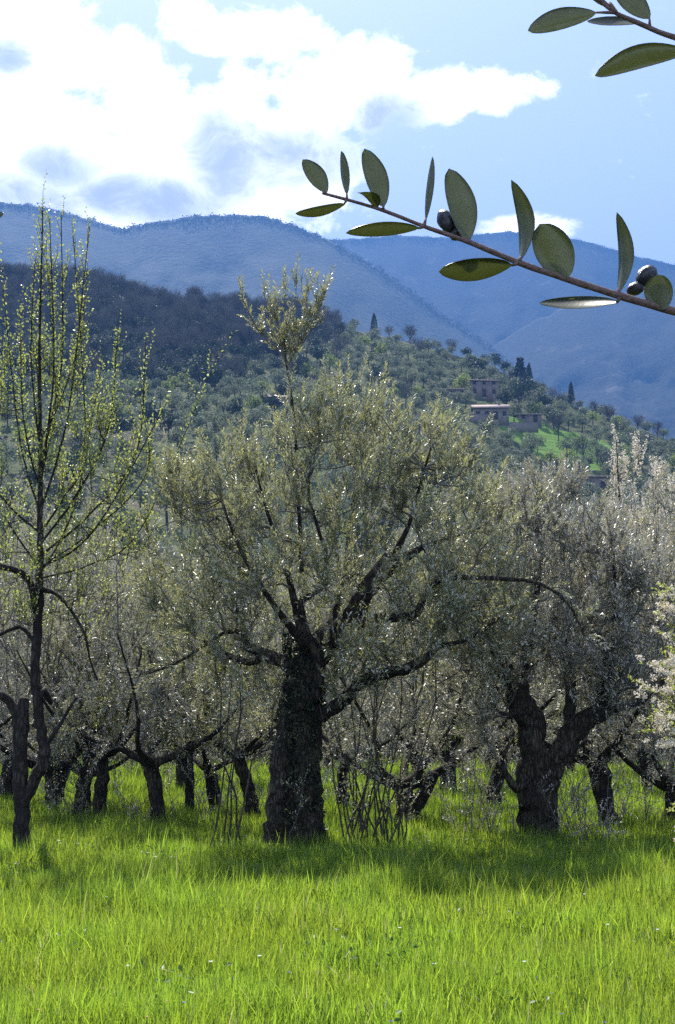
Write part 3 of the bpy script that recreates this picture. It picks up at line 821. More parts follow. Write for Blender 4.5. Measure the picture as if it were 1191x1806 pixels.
def wood_points(n, seed, region):
    r = np.random.default_rng(seed); out = []
    while len(out) < n:
        px = r.uniform(-260, 640); py = r.uniform(470, 690)
        if not region(px, py): continue
        P, t = hill_hit(px, py)
        a, b = ray(px, py)
        if t >= 0.999 and b > (P[2] - CAMZ) / P[1] + 0.0008: continue
        out.append(tuple(P + np.array([r.normal(0, 1), r.normal(0, 3), -0.3])))
    return out


crest = lambda px: np.interp(px, [p[0] for p in hill_px], [p[1] for p in hill_px])
bare_pts = wood_points(400, 3, lambda x, y: y > crest(x) and y < wood_edge(x) - 25 and y < crest(x) + 95)
dark_pts = wood_points(820, 4, lambda x, y: y > crest(x) + 10 and y < wood_edge(x) + 42 * abs(math.sin(x * .021) + .4 * math.sin(x * .07)))
# crest line itself and a strip just behind it
for px in np.arange(-300, 600, 9):
    a = ray(px, 0)[0]
    bare_pts += [tuple(hill_point(a, 0.995)), tuple(hill_point(a + 0.002, 0.97)), tuple(hill_point(a + 0.001, 1.02))]
scatter('bare_woodland', bare_pts, FT['bare'], 3, 0.5, 0.85, 'purple-brown bare woodland over the left crest of the hill', 'woodland')
scatter('evergreen_woodland', dark_pts, FT['dark'] + FT['dark'] + FT['olive'][:2] + FT['bare'][:2], 5, 0.5, 0.95, 'dark evergreen woodland below the bare trees on the left', 'woodland')
scatter('olive_groves', [tuple(p[2]) for p in olive_pts], FT['olive'] * 2 + FT['fresh'][:1] + FT['dark'][:1], 8, 0.7, 1.2, 'grey-green olive groves covering the lower hill slopes', 'trees')
# ------------------------------------------------------------------ the orchard
def crown_pts(r, n, blobs_):
    """targets inside a crown made of ellipsoids (cx,cy,cz, rx,ry,rz, weight), denser towards the outside"""
    w = np.array([b[6] for b in blobs_], float); w /= w.sum()
    k = r.choice(len(blobs_), n, p=w); B = np.array([b[:6] for b in blobs_], float)[k]
    d = unit(r.normal(0, 1, (n, 3))) * (r.uniform(0.05, 1, (n, 1)) ** 0.42)
    return B[:, :3] + d * B[:, 3:6]


def local(base, px, py, Y):
    return at(px, py, Y) - base


def ground_at(px, py):
    a, b = ray(px, py); Y = -CAMZ / b
    return np.array([a * Y, Y, 0.0])


def limb(base, Y0, lst):
    """lst of (px, py, dY, radius)"""
    return [local(base, px, py, Y0 + d) for px, py, d, _ in lst], [q[3] for q in lst]


def suckers(p, spots, r, hmin, hmax, lean=0.25, rad=0.008):
    for c in spots:
        h = r.uniform(hmin, hmax); d = np.array([r.normal(0, lean), r.normal(0, lean), 1.0])
        path = seg_path(np.array(c, float), np.array(c, float) + d * h, r, 0.1, 7, 0, 0.012); rr = np.linspace(rad, rad * .35, 7)
        p.br.append((path, rr)); p.nodes.append(np.hstack([path, rr[:, None]])[3:])


PXM = lambda Y: F / Y
# --- the big olive in the middle
b0 = ground_at(525, 1507); Y0 = b0[1]
p = Plant(11); L = lambda lst, trunk=False: p.add_limb(*limb(b0, Y0, lst), trunk=trunk, step=0.07 if trunk else 0.10)
L([(527, 1525, 0, .31), (526, 1500, 0, .27), (530, 1440, 0, .215), (534, 1360, .02, .175), (540, 1280, .0, .15), (543, 1215, 0, .165), (545, 1160, 0, .15), (552, 1128, .0, .15)], True)
L([(489, 1520, -.15, .17), (488, 1470, -.12, .125), (490, 1400, -.1, .115), (500, 1320, -.05, .12), (512, 1240, 0, .12), (520, 1180, 0, .10)], True)
L([(556, 1520, .12, .16), (552, 1460, .1, .12), (550, 1380, .05, .11), (552, 1300, 0, .10)], True)
L([(552, 1160, 0, .17), (575, 1130, -.05, .15), (606, 1105, -.1, .125), (625, 1075, -.1, .12), (645, 1045, -.1, .115), (668, 1010, -.1, .115), (690, 990, -.05, .105), (712, 985, 0, .07), (745, 965, .1, .035), (790, 950, .3, .02), (850, 930, .5, .013)])
L([(588, 1122, -.1, .08), (612, 1104, -.2, .066), (650, 1096, -.35, .058), (690, 1088, -.5, .054), (728, 1088, -.6, .052), (742, 1068, -.6, .042), (755, 1040, -.6, .036), (782, 1021, -.65, .032), (830, 1018, -.8, .028), (890, 1021, -.9, .024), (940, 1026, -.9, .02), (985, 1048, -1.0, .016), (1012, 1080, -1.0, .013), (1030, 1120, -1.0, .010)])
L([(566, 1262, 0, .10), (605, 1235, -.2, .075), (640, 1203, -.4, .068), (680, 1186, -.5, .063), (715, 1180, -.6, .06), (748, 1163, -.7, .055), (775, 1140, -.7, .03), (830, 1125, -.6, .022), (880, 1090, -.5, .016)])
L([(562, 1210, -.15, .07), (562, 1170, -.22, .042), (548, 1130, -.25, .036), (538, 1095, -.25, .036), (531, 1062, -.25, .04), (556, 1046, -.28, .03), (575, 1026, -.3, .026), (574, 975, -.3, .022), (560, 930, -.2, .02), (545, 870, -.2, .016), (548, 800, -.1, .012)])
L([(520, 1180, 0, .11), (490, 1165, -.1, .07), (462, 1160, -.2, .05), (440, 1168, -.2, .045), (405, 1157, -.25, .034), (360, 1130, -.3, .02)])
L([(500, 1168, 0, .08), (462, 1148, -.1, .06), (436, 1140, -.1, .05), (432, 1120, -.1, .03), (400, 1114, -.2, .026), (360, 1140, -.25, .02), (310, 1170, -.3, .016), (255, 1190, -.3, .012)])
L([(545, 1150, .1, .12), (530, 1100, .3, .06), (515, 1040, .4, .04), (500, 980, .5, .028), (470, 900, .5, .02), (450, 820, .5, .013)])
L([(560, 1140, .2, .1), (590, 1080, .5, .05), (610, 1000, .7, .03), (620, 900, .8, .022), (640, 800, .8, .013)])
L([(540, 1140, -.2, .06), (500, 1090, -.6, .038), (460, 1030, -.8, .028), (420, 960, -.9, .02), (390, 880, -.9, .014)])
L([(532, 1010, .2, .026), (528, 900, .2, .022), (522, 790, .15, .017), (515, 700, .1, .013), (505, 640, .1, .010), (500, 590, .1, .007)])
L([(690, 990, 0, .05), (720, 930, -.2, .026), (740, 860, -.3, .019), (760, 790, -.3, .012)])
c = lambda px, py, dy, rx, ry, rz, w: (*local(b0, px, py, Y0 + dy), rx, ry, rz, w)
cb = [c(560, 860, 0, 1.25, 1.5, .9, 3), c(640, 760, .1, .62, .8, .55, 1.3), c(740, 850, -.1, .8, 1.2, .62, 1.8), c(420, 900, -.1, .9, 1.3, .7, 1.8), c(350, 1020, -.2, .85, 1.2, .95, 1.8), c(330, 880, -.2, .5, .9, .5, .8),
      c(500, 1040, 0, .8, 1.6, .7, 1.4), c(690, 1030, -.1, .9, 1.6, .8, 1.7), c(850, 950, -.2, .8, 1.2, .75, 1.5), c(820, 1120, -.4, .8, 1.1, .6, 1.0), c(400, 1180, -.4, .7, 1.0, .5, .8), c(640, 1170, -.2, .7, 1.2, .5, .8), c(520, 760, 0, .6, .8, .45, .8)]
p.branch_to(crown_pts(p.r, 150, cb), .022, up=.05, minr=.014)
p.branch_to(crown_pts(p.r, 520, cb), .010, up=.10, minr=.005, n=6)
for dx, top, w in ((0, 500, 1), (-35, 530, .8), (40, 520, .8), (-60, 560, .6), (55, 540, .5), (20, 505, .8), (-25, 590, .6), (30, 580, .6), (-75, 525, .3), (-50, 600, 1), (62, 575, 1), (-15, 540, 1), (48, 605, 1), (70, 520, 1)):
    path, _ = resample([local(b0, 510, 665 - abs(dx) * .35, Y0 + .1), local(b0, 503 + dx * .62, 600 - abs(dx) * .2, Y0 + .1), local(b0, 503 + dx, top, Y0 + .1 + p.r.normal(0, .1))], [.008, .006, .003], .07)
    rr = np.linspace(.007, .003, len(path)); p.br.append((path, rr)); p.nodes.append(np.hstack([path, rr[:, None]])[2:])
zc = local(b0, 500, 660, Y0)[2]
cen = np.array([0.1, 0, 2.4])
S = p.add_shoots(2300, (0.22, 0.55), upw=1.1, out=.35, rnd=.38, maxr=.016, minz=0.9, centre=cen, extra=lambda N: (N[:, 2] < zc) | (p.r.random(len(N)) < .2)); p.leaf_shoots(*S, per=24, ll=(.05, .078), lw=(.015, .022))
S = p.add_shoots(90, (0.12, 0.34), upw=1.0, out=.3, rnd=.5, maxr=.009, minz=local(b0, 500, 628, Y0)[2], centre=cen); p.leaf_shoots(*S, per=18, ll=(.05, .07), lw=(.016, .022))
S = p.add_shoots(1050, (0.15, 0.4), upw=.2, out=.5, rnd=.6, maxr=.02, minz=0.7, centre=cen, droop=.3, extra=lambda N: N[:, 2] < 3.4); p.leaf_shoots(*S, per=18, ll=(.05, .074), lw=(.014, .021))
sp = [(p.r.normal(.75, .28), p.r.normal(-.15, .25), 0) for _ in range(20)] + [(p.r.normal(-.62, .25), p.r.normal(-.3, .3), 0) for _ in range(7)] + [(p.r.normal(1.15, .1), p.r.normal(0, .2), 0) for _ in range(6)]
sk = Plant(111); suckers(sk, sp, sk.r, .6, 2.6, .24, .013)
S = sk.add_shoots(330, (0.1, 0.3), upw=.7, out=.4, rnd=.7, maxr=.02, minz=0.35, centre=np.zeros(3)); sk.leaf_shoots(*S, per=8, ll=(.035, .055), lw=(.010, .016))
root = empty('olive_tree', b0); tag(root, 'large central olive with ivy-dark trunk, spreading limbs and one tall sprig on top', 'olive tree', 'olive trees of the grove')
p.build(root, M['bark'], M['twig'], M['olive_leaf'], 24, .19)
sk.build(root, M['bark'], M['dark_twig'], M['olive_leaf'], names=('trunk', 'sucker_shoots', 'sucker_leaves'))
# ivy wrapped round the trunk
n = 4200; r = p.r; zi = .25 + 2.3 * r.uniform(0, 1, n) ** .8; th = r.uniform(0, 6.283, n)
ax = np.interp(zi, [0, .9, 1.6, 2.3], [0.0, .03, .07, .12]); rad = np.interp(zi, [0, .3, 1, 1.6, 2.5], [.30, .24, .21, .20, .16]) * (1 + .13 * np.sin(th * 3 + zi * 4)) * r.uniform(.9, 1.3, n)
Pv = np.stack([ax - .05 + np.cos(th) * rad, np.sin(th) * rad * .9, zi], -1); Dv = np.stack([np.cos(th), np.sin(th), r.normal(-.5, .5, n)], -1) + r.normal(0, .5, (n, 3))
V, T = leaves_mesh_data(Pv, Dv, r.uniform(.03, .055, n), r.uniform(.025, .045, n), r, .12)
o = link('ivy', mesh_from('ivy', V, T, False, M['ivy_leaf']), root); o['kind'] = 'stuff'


def cut_stub(root, base, px, py, Y, r0, dirv, mat):
    P = local(base, px, py, Y); d = unit(np.array(dirv, float))
    V, Q = tubes([(np.array([P, P + d * .12, P + d * .2]), np.array([r0, r0 * .95, r0 * .9]))], 10, .08); link('pruned_stub', quads_mesh('pruned_stub', V, Q, mat), root)


# --- big olive on the right
b1 = ground_at(946, 1490); Y1 = b1[1]
p = Plant(12); L = lambda lst, trunk=False: p.add_limb(*limb(b1, Y1, lst), trunk=trunk, step=0.07 if trunk else 0.10)
L([(946, 1510, 0, .26), (945, 1480, 0, .215), (943, 1420, 0, .19), (940, 1350, 0, .175), (938, 1305, 0, .165), (930, 1265, 0, .165), (918, 1230, 0, .15), (910, 1205, 0, .14), (900, 1190, 0, .12)], True)
L([(966, 1510, .05, .14), (963, 1440, .05, .13), (966, 1380, .03, .13), (985, 1330, -.02, .145), (1015, 1290, -.05, .14), (1045, 1262, -.05, .125), (1075, 1248, 0, .09)], True)
L([(1045, 1262, 0, .10), (1065, 1235, -.1, .075), (1071, 1205, -.1, .065), (1068, 1170, -.1, .055), (1052, 1142, -.1, .04), (1056, 1110, -.1, .03), (1086, 1096, -.1, .028), (1084, 1040, -.1, .026), (1080, 960, -.1, .018), (1074, 900, -.05, .012)])
L([(1060, 1258, 0, .09), (1100, 1246, .1, .05), (1140, 1230, .2, .04), (1180, 1190, .3, .03)])
L([(905, 1200, 0, .10), (880, 1180, -.1, .07), (862, 1110, -.2, .045), (840, 1085, -.25, .04), (820, 1040, -.3, .02)])
L([(915, 1210, 0, .1), (925, 1170, .2, .08), (940, 1100, .35, .055), (950, 1020, .4, .035), (960, 930, .4, .02)])
L([(918, 1240, -.05, .06), (900, 1262, -.15, .045), (880, 1255, -.25, .02)])
L([(1000, 1310, .1, .1), (1010, 1230, .4, .07), (1000, 1150, .6, .05), (1010, 1050, .6, .03), (1020, 960, .6, .02)])
L([(925, 1370, -.1, .09), (912, 1390, -.15, .06), (885, 1350, -.2, .035), (900, 1310, -.2, .02)])
c = lambda px, py, dy, rx, ry, rz, w: (*local(b1, px, py, Y1 + dy), rx, ry, rz, w)
cb = [c(960, 980, 0, 1.0, 1.4, .8, 2), c(1060, 1030, 0, .8, 1.3, .65, 1.6), c(870, 1080, -.1, .8, 1.2, .7, 1.5), c(1000, 1150, 0, .9, 1.4, .6, 1.6), c(1130, 1120, 0, .7, 1.2, .9, 1.3), c(1120, 1020, .1, .6, 1, .45, .7), c(850, 1230, -.1, .7, 1, .5, .7), c(930, 900, 0, .7, .9, .42, 1.2), c(1080, 1220, -.2, .5, .8, .4, .5)]
p.branch_to(crown_pts(p.r, 120, cb), .020, up=.05, minr=.014)
p.branch_to(crown_pts(p.r, 430, cb), .010, up=.10, minr=.005, n=6)
cen = np.array([0.2, 0, 2.3])
S = p.add_shoots(2000, (0.2, 0.5), upw=1.0, out=.35, rnd=.42, maxr=.016, minz=0.8, centre=cen); p.leaf_shoots(*S, per=24, ll=(.05, .076), lw=(.015, .022))
S = p.add_shoots(500, (0.15, 0.4), upw=.1, out=.5, rnd=.6, maxr=.02, minz=0.6, centre=cen, droop=.3, extra=lambda N: N[:, 2] < 3.0); p.leaf_shoots(*S, per=18, ll=(.05, .07), lw=(.014, .02))
sp = [(p.r.normal(.55, .3), p.r.normal(-.1, .25), 0) for _ in range(16)] + [(p.r.normal(-.6, .3), p.r.normal(-.1, .25), 0) for _ in range(12)]
q0 = len(p.br); suckers(p, sp, p.r, .4, 1.1, .35, .008)
keep = p.nodes; p.nodes = [np.hstack([b[0], b[1][:, None]]) for b in p.br[q0:]]
S = p.add_shoots(200, (0.1, 0.28), upw=.7, out=.4, rnd=.7, maxr=.02, minz=0.1, centre=np.zeros(3)); p.leaf_shoots(*S, per=10, ll=(.03, .05), lw=(.010, .015)); p.nodes = keep
root = empty('olive_tree', b1); tag(root, 'stout gnarled olive on the right with trunk forked into two thick limbs', 'olive tree', 'olive trees of the grove')
p.build(root, M['bark'], M['twig'], M['silver_leaf'], 22, .13)
cut_stub(root, b1, 897, 1192, Y1, .11, (-.5, -.3, .8), M['bark'])

# --- old fruit tree at the left with tall upright shoots in fresh leaf
b2 = ground_at(38, 1512); Y2 = b2[1]
p = Plant(13); L = lambda lst, trunk=False: p.add_limb(*limb(b2, Y2, lst), trunk=trunk, step=0.07 if trunk else 0.10)
L([(37, 1530, 0, .13), (37, 1505, 0, .105), (38, 1440, 0, .09), (36, 1370, 0, .082), (34, 1310, 0, .085), (36, 1265, 0, .09), (40, 1250, 0, .06)], True)
L([(42, 1420, -.02, .06), (56, 1385, -.04, .065), (74, 1350, -.06, .065), (76, 1310, -.06, .062), (68, 1250, -.05, .056), (63, 1180, -.04, .054), (66, 1110, -.03, .052), (69, 1050, 0, .046), (71, 960, .05, .036), (72, 860, .05, .03), (71, 760, .05, .024), (70, 640, .05, .017), (72, 520, .0, .012), (76, 366, .0, .006)], True)
L([(34, 1275, 0, .07), (22, 1245, -.05, .055), (5, 1228, -.1, .05), (-30, 1215, -.2, .045), (-90, 1160, -.3, .03), (-140, 1060, -.3, .02)])
L([(66, 1080, 0, .045), (50, 1020, -.2, .04), (20, 1003, -.3, .034), (-20, 995, -.4, .03), (-80, 960, -.5, .02)])
L([(70, 1040, 0, .04), (95, 1045, -.15, .02), (125, 1075, -.25, .018), (150, 1120, -.3, .015), (158, 1160, -.3, .012), (172, 1200, -.3, .012)])
L([(76, 1330, -.05, .035), (85, 1310, -.1, .03), (110, 1270, -.15, .022), (135, 1230, -.2, .014)])
L([(62, 1200, -.05, .03), (90, 1240, -.1, .022), (78, 1215, -.2, .03), (72, 1232, -.25, .02)])
L([(67, 1140, 0, .03), (35, 1105, .1, .025), (0, 1120, .2, .018), (-40, 1130, .2, .012)])
for (x0, y0, x1, y1, x2, y2, rr) in [(71, 860, 95, 640, 88, 385, .016), (71, 820, 110, 620, 108, 375, .015), (72, 800, 55, 620, 62, 455, .012), (71, 900, 125, 700, 158, 400, .016), (71, 960, 190, 760, 208, 590, .016), (71, 940, 150, 780, 130, 420, .014), (71, 980, 240, 800, 258, 600, .014), (71, 900, 30, 740, 5, 500, .014), (71, 860, 40, 720, 35, 540, .012), (71, 1000, 190, 900, 300, 700, .014), (72, 840, 98, 700, 82, 440, .010), (71, 940, -40, 800, -60, 560, .014), (71, 780, 140, 600, 155, 470, .010), (71, 1000, -10, 850, 10, 640, .012), (71, 1010, 140, 860, 180, 640, .012), (71, 1000, 260, 830, 245, 690, .01), (72, 1020, 250, 930, 375, 650, .01), (71, 700, 60, 560, 118, 470, .008)]:
    d1, d2 = p.r.normal(0, .35, 2)
    L([(x0, y0, .03, rr), ((x0 + x1) / 2, (y0 + y1) / 2 + 20, d1 * .4, rr * .85), (x1, y1, d1, rr * .65), (x2, y2, d1 * 1.1 + d2 * .2, rr * .28)])
lead = list(p.nodes)
c = lambda px, py, dy, rx, ry, rz, w: (*local(b2, px, py, Y2 + dy), rx, ry, rz, w)
cb = [c(70, 900, 0, 1.0, 1, .7, 2), c(60, 720, 0, .85, .9, .7, 2), c(180, 820, 0, .75, .8, .7, 1.6), c(230, 960, 0, .5, .7, .5, .8), c(0, 1060, -.1, .8, .9, .6, 1.4), c(110, 1060, -.1, .6, .8, .5, 1)]
p.branch_to(crown_pts(p.r, 150, cb), .011, up=.02, minr=.006)
p.branch_to(crown_pts(p.r, 130, cb), .006, up=.10, minr=.003, n=5)
S = p.add_shoots(820, (0.2, 0.6), upw=1.4, out=.2, rnd=.3, maxr=.012, minz=1.7, centre=np.array([0, 0, 3])); p.leaf_shoots(*S, per=11, ll=(.03, .05), lw=(.018, .028), ang=.9)
# fresh leaves set straight on the long upright shoots
lead = np.concatenate([q for q in lead if q[-1, 3] < .008])
P_ = lead[(lead[:, 3] < .014) & (lead[:, 2] > 2.6), :3]; P_ = P_[p.r.integers(0, len(P_), 6500)] + p.r.normal(0, .018, (6500, 3)) + np.stack([np.zeros(6500), np.zeros(6500), p.r.uniform(-.06, .06, 6500)], -1)
P_ = P_[p.r.random(len(P_)) < np.interp(P_[:, 2], [2.6, 5.5, 6.6, 7.1], [.8, .6, .3, .08])]
V, T = leaves_mesh_data(P_, p.r.normal(0, .7, (len(P_), 3)) + np.array([0, 0, .7]), p.r.uniform(.03, .048, len(P_)), p.r.uniform(.018, .028, len(P_)), p.r, .2); p.LV.append(V); p.LT.append(T + p.lo); p.lo += len(V)
root = empty('fruit_tree', b2); tag(root, 'old fruit tree at the left, flaky trunk, tall upright shoots in pale new leaf', 'fruit tree')
p.build(root, M['bark_fruit'], M['dark_twig'], M['fresh_leaf'], 16, .13)
cut_stub(root, b2, 40, 1262, Y2, .07, (.1, -.2, 1), M['bark_fruit'])


# --- smaller olives: a few kinds, each planted again and again along the rows
def small_olive(seed, lean, fork, th, tr, crown, nshoot=520, leafm='silver_leaf', per=20, big=1.0, sideways=1.0, two=False):
    p = Plant(seed); r = p.r
    top = np.array([lean, r.normal(0, .08), th])
    p.add_limb([(0, 0, -.12), (0.0, 0, .05), (lean * .35 + .02, 0, th * .4), (lean * .75 - .02, .02, th * .75), top], [tr * 1.5, tr * 1.15, tr * .95, tr * .95, tr], trunk=True, step=.08)
    if two: p.add_limb([(0.05, 0, -.1), (tr * 1.2, 0.05, .3), (tr * 2.0, .05, th * .7), (tr * 3.2, 0, th * 1.25)], [tr, tr * .8, tr * .75, tr * .6], trunk=True, step=.08)
    for i in range(fork):
        a = i * 6.283 / fork + r.uniform(-.4, .4); e = np.array([math.cos(a) * r.uniform(.8, 1.3) * sideways, math.sin(a) * r.uniform(.7, 1.2), r.uniform(.5, 1.0)])
        m_ = top + e * .45 * np.array([1.1, 1.1, .6]) + r.normal(0, .05, 3)
        p.add_limb([top - np.array([0, 0, .05]), m_, top + e + r.normal(0, .08, 3), top + e * 1.5 + np.array([0, 0, .5])], [tr * .65, tr * .34, tr * .2, tr * .08])
    C = [(lean, 0, crown[1] * .56 + .2, crown[0] * .8, crown[0] * .8, crown[1] * .40, 3), (lean, 0, th + .55, crown[0] * .9, crown[0] * .9, .55, 1.2)] + [(lean + math.cos(a) * crown[0] * .55, math.sin(a) * crown[0] * .55, crown[1] * r.uniform(.42, .72), crown[0] * .5, crown[0] * .5, crown[1] * .24, 1) for a in np.arange(6) * 1.05 + r.uniform(0, 1)]
    p.branch_to(crown_pts(r, 60, C), .018, up=.05, minr=.012)
    p.branch_to(crown_pts(r, 170, C), .009, up=.08, minr=.004, n=5)
    cen = np.array([lean, 0, crown[1] * .45])
    S = p.add_shoots(nshoot, (.2, .5), upw=.8, out=.4, rnd=.5, maxr=.016, minz=th * .9, centre=cen, rad=.004); p.leaf_shoots(*S, per=per, ll=(.05 * big, .075 * big), lw=(.014 * big, .021 * big))
    S = p.add_shoots(nshoot // 3, (.15, .45), upw=-.1, out=.6, rnd=.6, maxr=.018, minz=th * .8, centre=cen, droop=.35, rad=.004, extra=lambda N: N[:, 2] < th + 1.2); p.leaf_shoots(*S, per=per, ll=(.05 * big, .07 * big), lw=(.014 * big, .02 * big))
    sp = [(r.normal(.1, .35), r.normal(0, .3), 0) for _ in range(9)]
    q0 = len(p.br); suckers(p, sp, r, .3, .8, .35, .007); keep = p.nodes; p.nodes = [np.hstack([b[0], b[1][:, None]]) for b in p.br[q0:]]
    S = p.add_shoots(60, (.1, .25), upw=.7, out=.4, rnd=.7, maxr=.02, minz=.05, centre=np.zeros(3)); p.leaf_shoots(*S, per=9, ll=(.035, .055), lw=(.010, .016)); p.nodes = keep
    root = empty('olive_tree', (0, 0, 0)); p.build(root, M['bark'], M['twig'], M[leafm], 12, .10)
    return root


protos = [small_olive(101, -.08, 4, .95, .105, (1.75, 5.0)), small_olive(102, .18, 3, .85, .10, (1.7, 4.7), two=True), small_olive(103, -.22, 4, 1.05, .105, (1.85, 5.2), leafm='olive_leaf'), small_olive(104, .05, 5, .6, .13, (1.75, 4.8), sideways=1.1, two=True)]
used = [False] * 4


def plant_olive(k, px, py, label, rz=0.0, sc=1.0, D=None, zs=1.0):
    P = ground_at(px, py) if D is None else np.array([ray(px, 1300)[0] * D, D, 0])
    if used[k]: o = copy_tree(protos[k])
    else: o = protos[k]; used[k] = True
    o.location = P; o.rotation_euler.z = rz; o.scale = (sc, sc, sc * zs)
    tag(o, label, 'olive tree', 'olive trees of the grove')
    return o


plant_olive(0, 279, 1468, 'leaning olive with a bent trunk left of centre, limbs spreading both ways', 0.0, 1.0)
plant_olive(2, 172, 1457, 'slender olive trunk between the bent olive and the fruit tree', 2.2, .95)
plant_olive(1, 131, 1453, 'olive with trunk leaning right, second from the fruit tree', 0.4, .85)
plant_olive(3, 92, 1432, 'small olive trunk just right of the old fruit tree', 1.2, 1.15)
plant_olive(0, 10, 1425, 'olive at the left edge behind the fruit tree', 4.0, 1.25)
plant_olive(1, 386, 1436, 'thin olive trunk further back, left of the central olive', 2.6, .85)
plant_olive(2, 446, 1452, 'olive directly left of the thick ivy trunk, dark low limb', 0.7, .95)
plant_olive(0, 607, 1432, 'olive partly hidden behind the suckers of the central olive', 1.5, .9)
plant_olive(3, 710, 1467, 'squat olive with a V-shaped double trunk right of centre', 0.2, 1.05)
plant_olive(2, 868, 1438, 'olive trunk standing just left of the stout forked olive', 3.4, 1.15)
plant_olive(1, 1082, 1468, 'leafy-based olive right of the stout forked olive', 3.3, 1.15)
plant_olive(3, 1185, 1466, 'olive trunk at the right edge behind the white blossom', 5.1, 1.0)
plant_olive(0, -120, 1460, 'olive outside the left edge of the grove view', 5.1, 1.05)
plant_olive(2, 1330, 1455, 'olive beyond the right edge of the grove view', 1.1, 1.05)
# rows behind
places = [(30, 27.5, 'behind the fruit tree'), (330, 28, 'behind the bent olive'), (520, 27.5, 'behind the ivy-clad trunk'), (790, 26, 'behind the V-shaped trunk'), (930, 28, 'behind the stout forked olive'), (1140, 26.5, 'behind the right edge trunks'),
          (-60, 33, 'left end of the next row'), (100, 33.5, 'next row at the far left'), (250, 33, 'next row left of centre'), (420, 34, 'next row beside the centre'), (580, 34, 'next row at the centre'), (740, 33.5, 'next row right of centre'), (860, 34, 'next row beyond the gap'), (1000, 33.5, 'next row towards the right'), (1130, 34, 'next row at the right'), (1260, 33, 'right end of the next row'),
          (0, 41, 'third row, far left'), (160, 42, 'third row, left'), (300, 41, 'third row, left of centre'), (450, 42, 'third row, near the centre'), (600, 41, 'third row, centre'), (760, 42, 'third row, right of centre'), (900, 41, 'third row, right'), (1050, 42, 'third row, far right'), (1180, 41, 'third row, right end'),
          (60, 52, 'last row, left'), (240, 53, 'last row, left of centre'), (420, 52, 'last row, centre left'), (610, 53, 'last row, centre'), (800, 52, 'last row, centre right'), (980, 53, 'last row, right'), (1160, 52, 'last row, right end')]
for i, (px, D, lab) in enumerate(places):
    plant_olive((i * 3 + i // 5) % 4, px, 0, 'distant grove olive ' + lab, rng.uniform(0, 6.28), rng.uniform(.9, 1.2), D + rng.uniform(-.8, .8), rng.uniform(.95, 1.12))

# two trees in bright yellow-green leaf glimpsed between the olives
def fresh_tree(seed, h, w, n, leafm, per, ll, lw, up=1.2, white=False):
    p = Plant(seed); r = p.r
    p.add_limb([(0, 0, -.1), (.02, 0, .6), (0, .05, 1.3)], [.11, .085, .075], trunk=True)
    for i in range(7):
        a = i * .9 + r.uniform(0, .4); e = np.array([math.cos(a) * w * .6, math.sin(a) * w * .6, h * r.uniform(.35, .6)])
        p.add_limb([(0, .03, 1.2), tuple(np.array([0, 0, 1.2]) + e * .5 + np.array([0, 0, .05])), tuple(np.array([0, 0, 1.2]) + e), tuple(np.array([0, 0, min(h, 1.2 + e[2] + .2 * h)]) + e * np.array([1.1, 1.1, 0]))], [.055, .035, .02, .008])
    C = [(0, 0, h * .6, w * .8, w * .8, h * .33, 2), (0, 0, h * .35, w, w, h * .2, 1)]
    p.branch_to(crown_pts(r, 140, C), .010, up=.0, minr=.006)
    S = p.add_shoots(n, (.25, .8), upw=up, out=.3, rnd=.3, maxr=.014, minz=1.0, centre=np.array([0, 0, h * .3]), rad=.005)
    if white:
        P, mid, tip, L_ = S; t = r.uniform(.1, 1, (len(P), per, 1)); X = (P[:, None] * (1 - t) + tip[:, None] * t).reshape(-1, 3)
        X = np.repeat(X, 4, 0) + r.normal(0, .022, (len(X) * 4, 3)); V, T = leaves_mesh_data(X, r.normal(0, 1, (len(X), 3)), r.uniform(*ll, len(X)), r.uniform(*lw, len(X)), r, .2)
        p.LV.append(V); p.LT.append(T); p.lo += len(V)
    else: p.leaf_shoots(*S, per=per, ll=ll, lw=lw)
    root = empty('fruit_tree', (0, 0, 0)); p.build(root, M['bark_fruit'], M['dark_twig'], M[leafm], 12, .1, names=('trunk', 'branches', 'blossom' if white else 'crown'))
    if white:
        q = Plant(seed + 1); q.nodes = p.nodes; S = q.add_shoots(n // 2, (.2, .5), upw=up, out=.3, rnd=.4, maxr=.014, minz=1.0, centre=np.array([0, 0, h * .3])); q.shoots = []; q.leaf_shoots(*S, per=8, ll=(.03, .045), lw=(.018, .026))
        c_ = link('leaves', mesh_from('leaves', np.concatenate(q.LV), np.concatenate(q.LT), False, M['fresh_leaf']), root); c_['kind'] = 'stuff'
    return root


ft = fresh_tree(201, 4.2, 1.3, 420, 'fresh_leaf', 14, (.04, .06), (.025, .038)); ft.location = ground_at(150, 1446); ft.scale = (.8, .8, .78); tag(ft, 'young tree in bright yellow-green leaf behind the left trunks', 'fruit tree')
f2 = copy_tree(ft); f2.location = ground_at(335, 1440); f2.rotation_euler.z = 2; f2.scale = (.8, .8, .8); tag(f2, 'yellow-green leafed tree seen through the olives left of centre', 'fruit tree')
f3 = copy_tree(ft); f3.location = ground_at(800, 1408); f3.rotation_euler.z = 4; f3.scale = (.75, .75, .75); tag(f3, 'pale green leafed tree seen between centre and right olives', 'fruit tree')
wt = fresh_tree(205, 7.9, 1.2, 430, 'blossom', 12, (.03, .046), (.028, .042), up=2.2, white=True); Pg = np.array([ray(1150, 1300)[0] * 29, 29, 0]); wt.location = Pg; tag(wt, 'pear tree with upright shoots full of white blossom at the far right', 'pear tree')
w2 = copy_tree(wt); w2.location = (ray(1060, 1300)[0] * 33, 33, 0); w2.rotation_euler.z = 2.1; w2.scale = (.8, .8, .93); tag(w2, 'thinner white-blossomed pear left of the taller blossoming pear', 'pear tree')

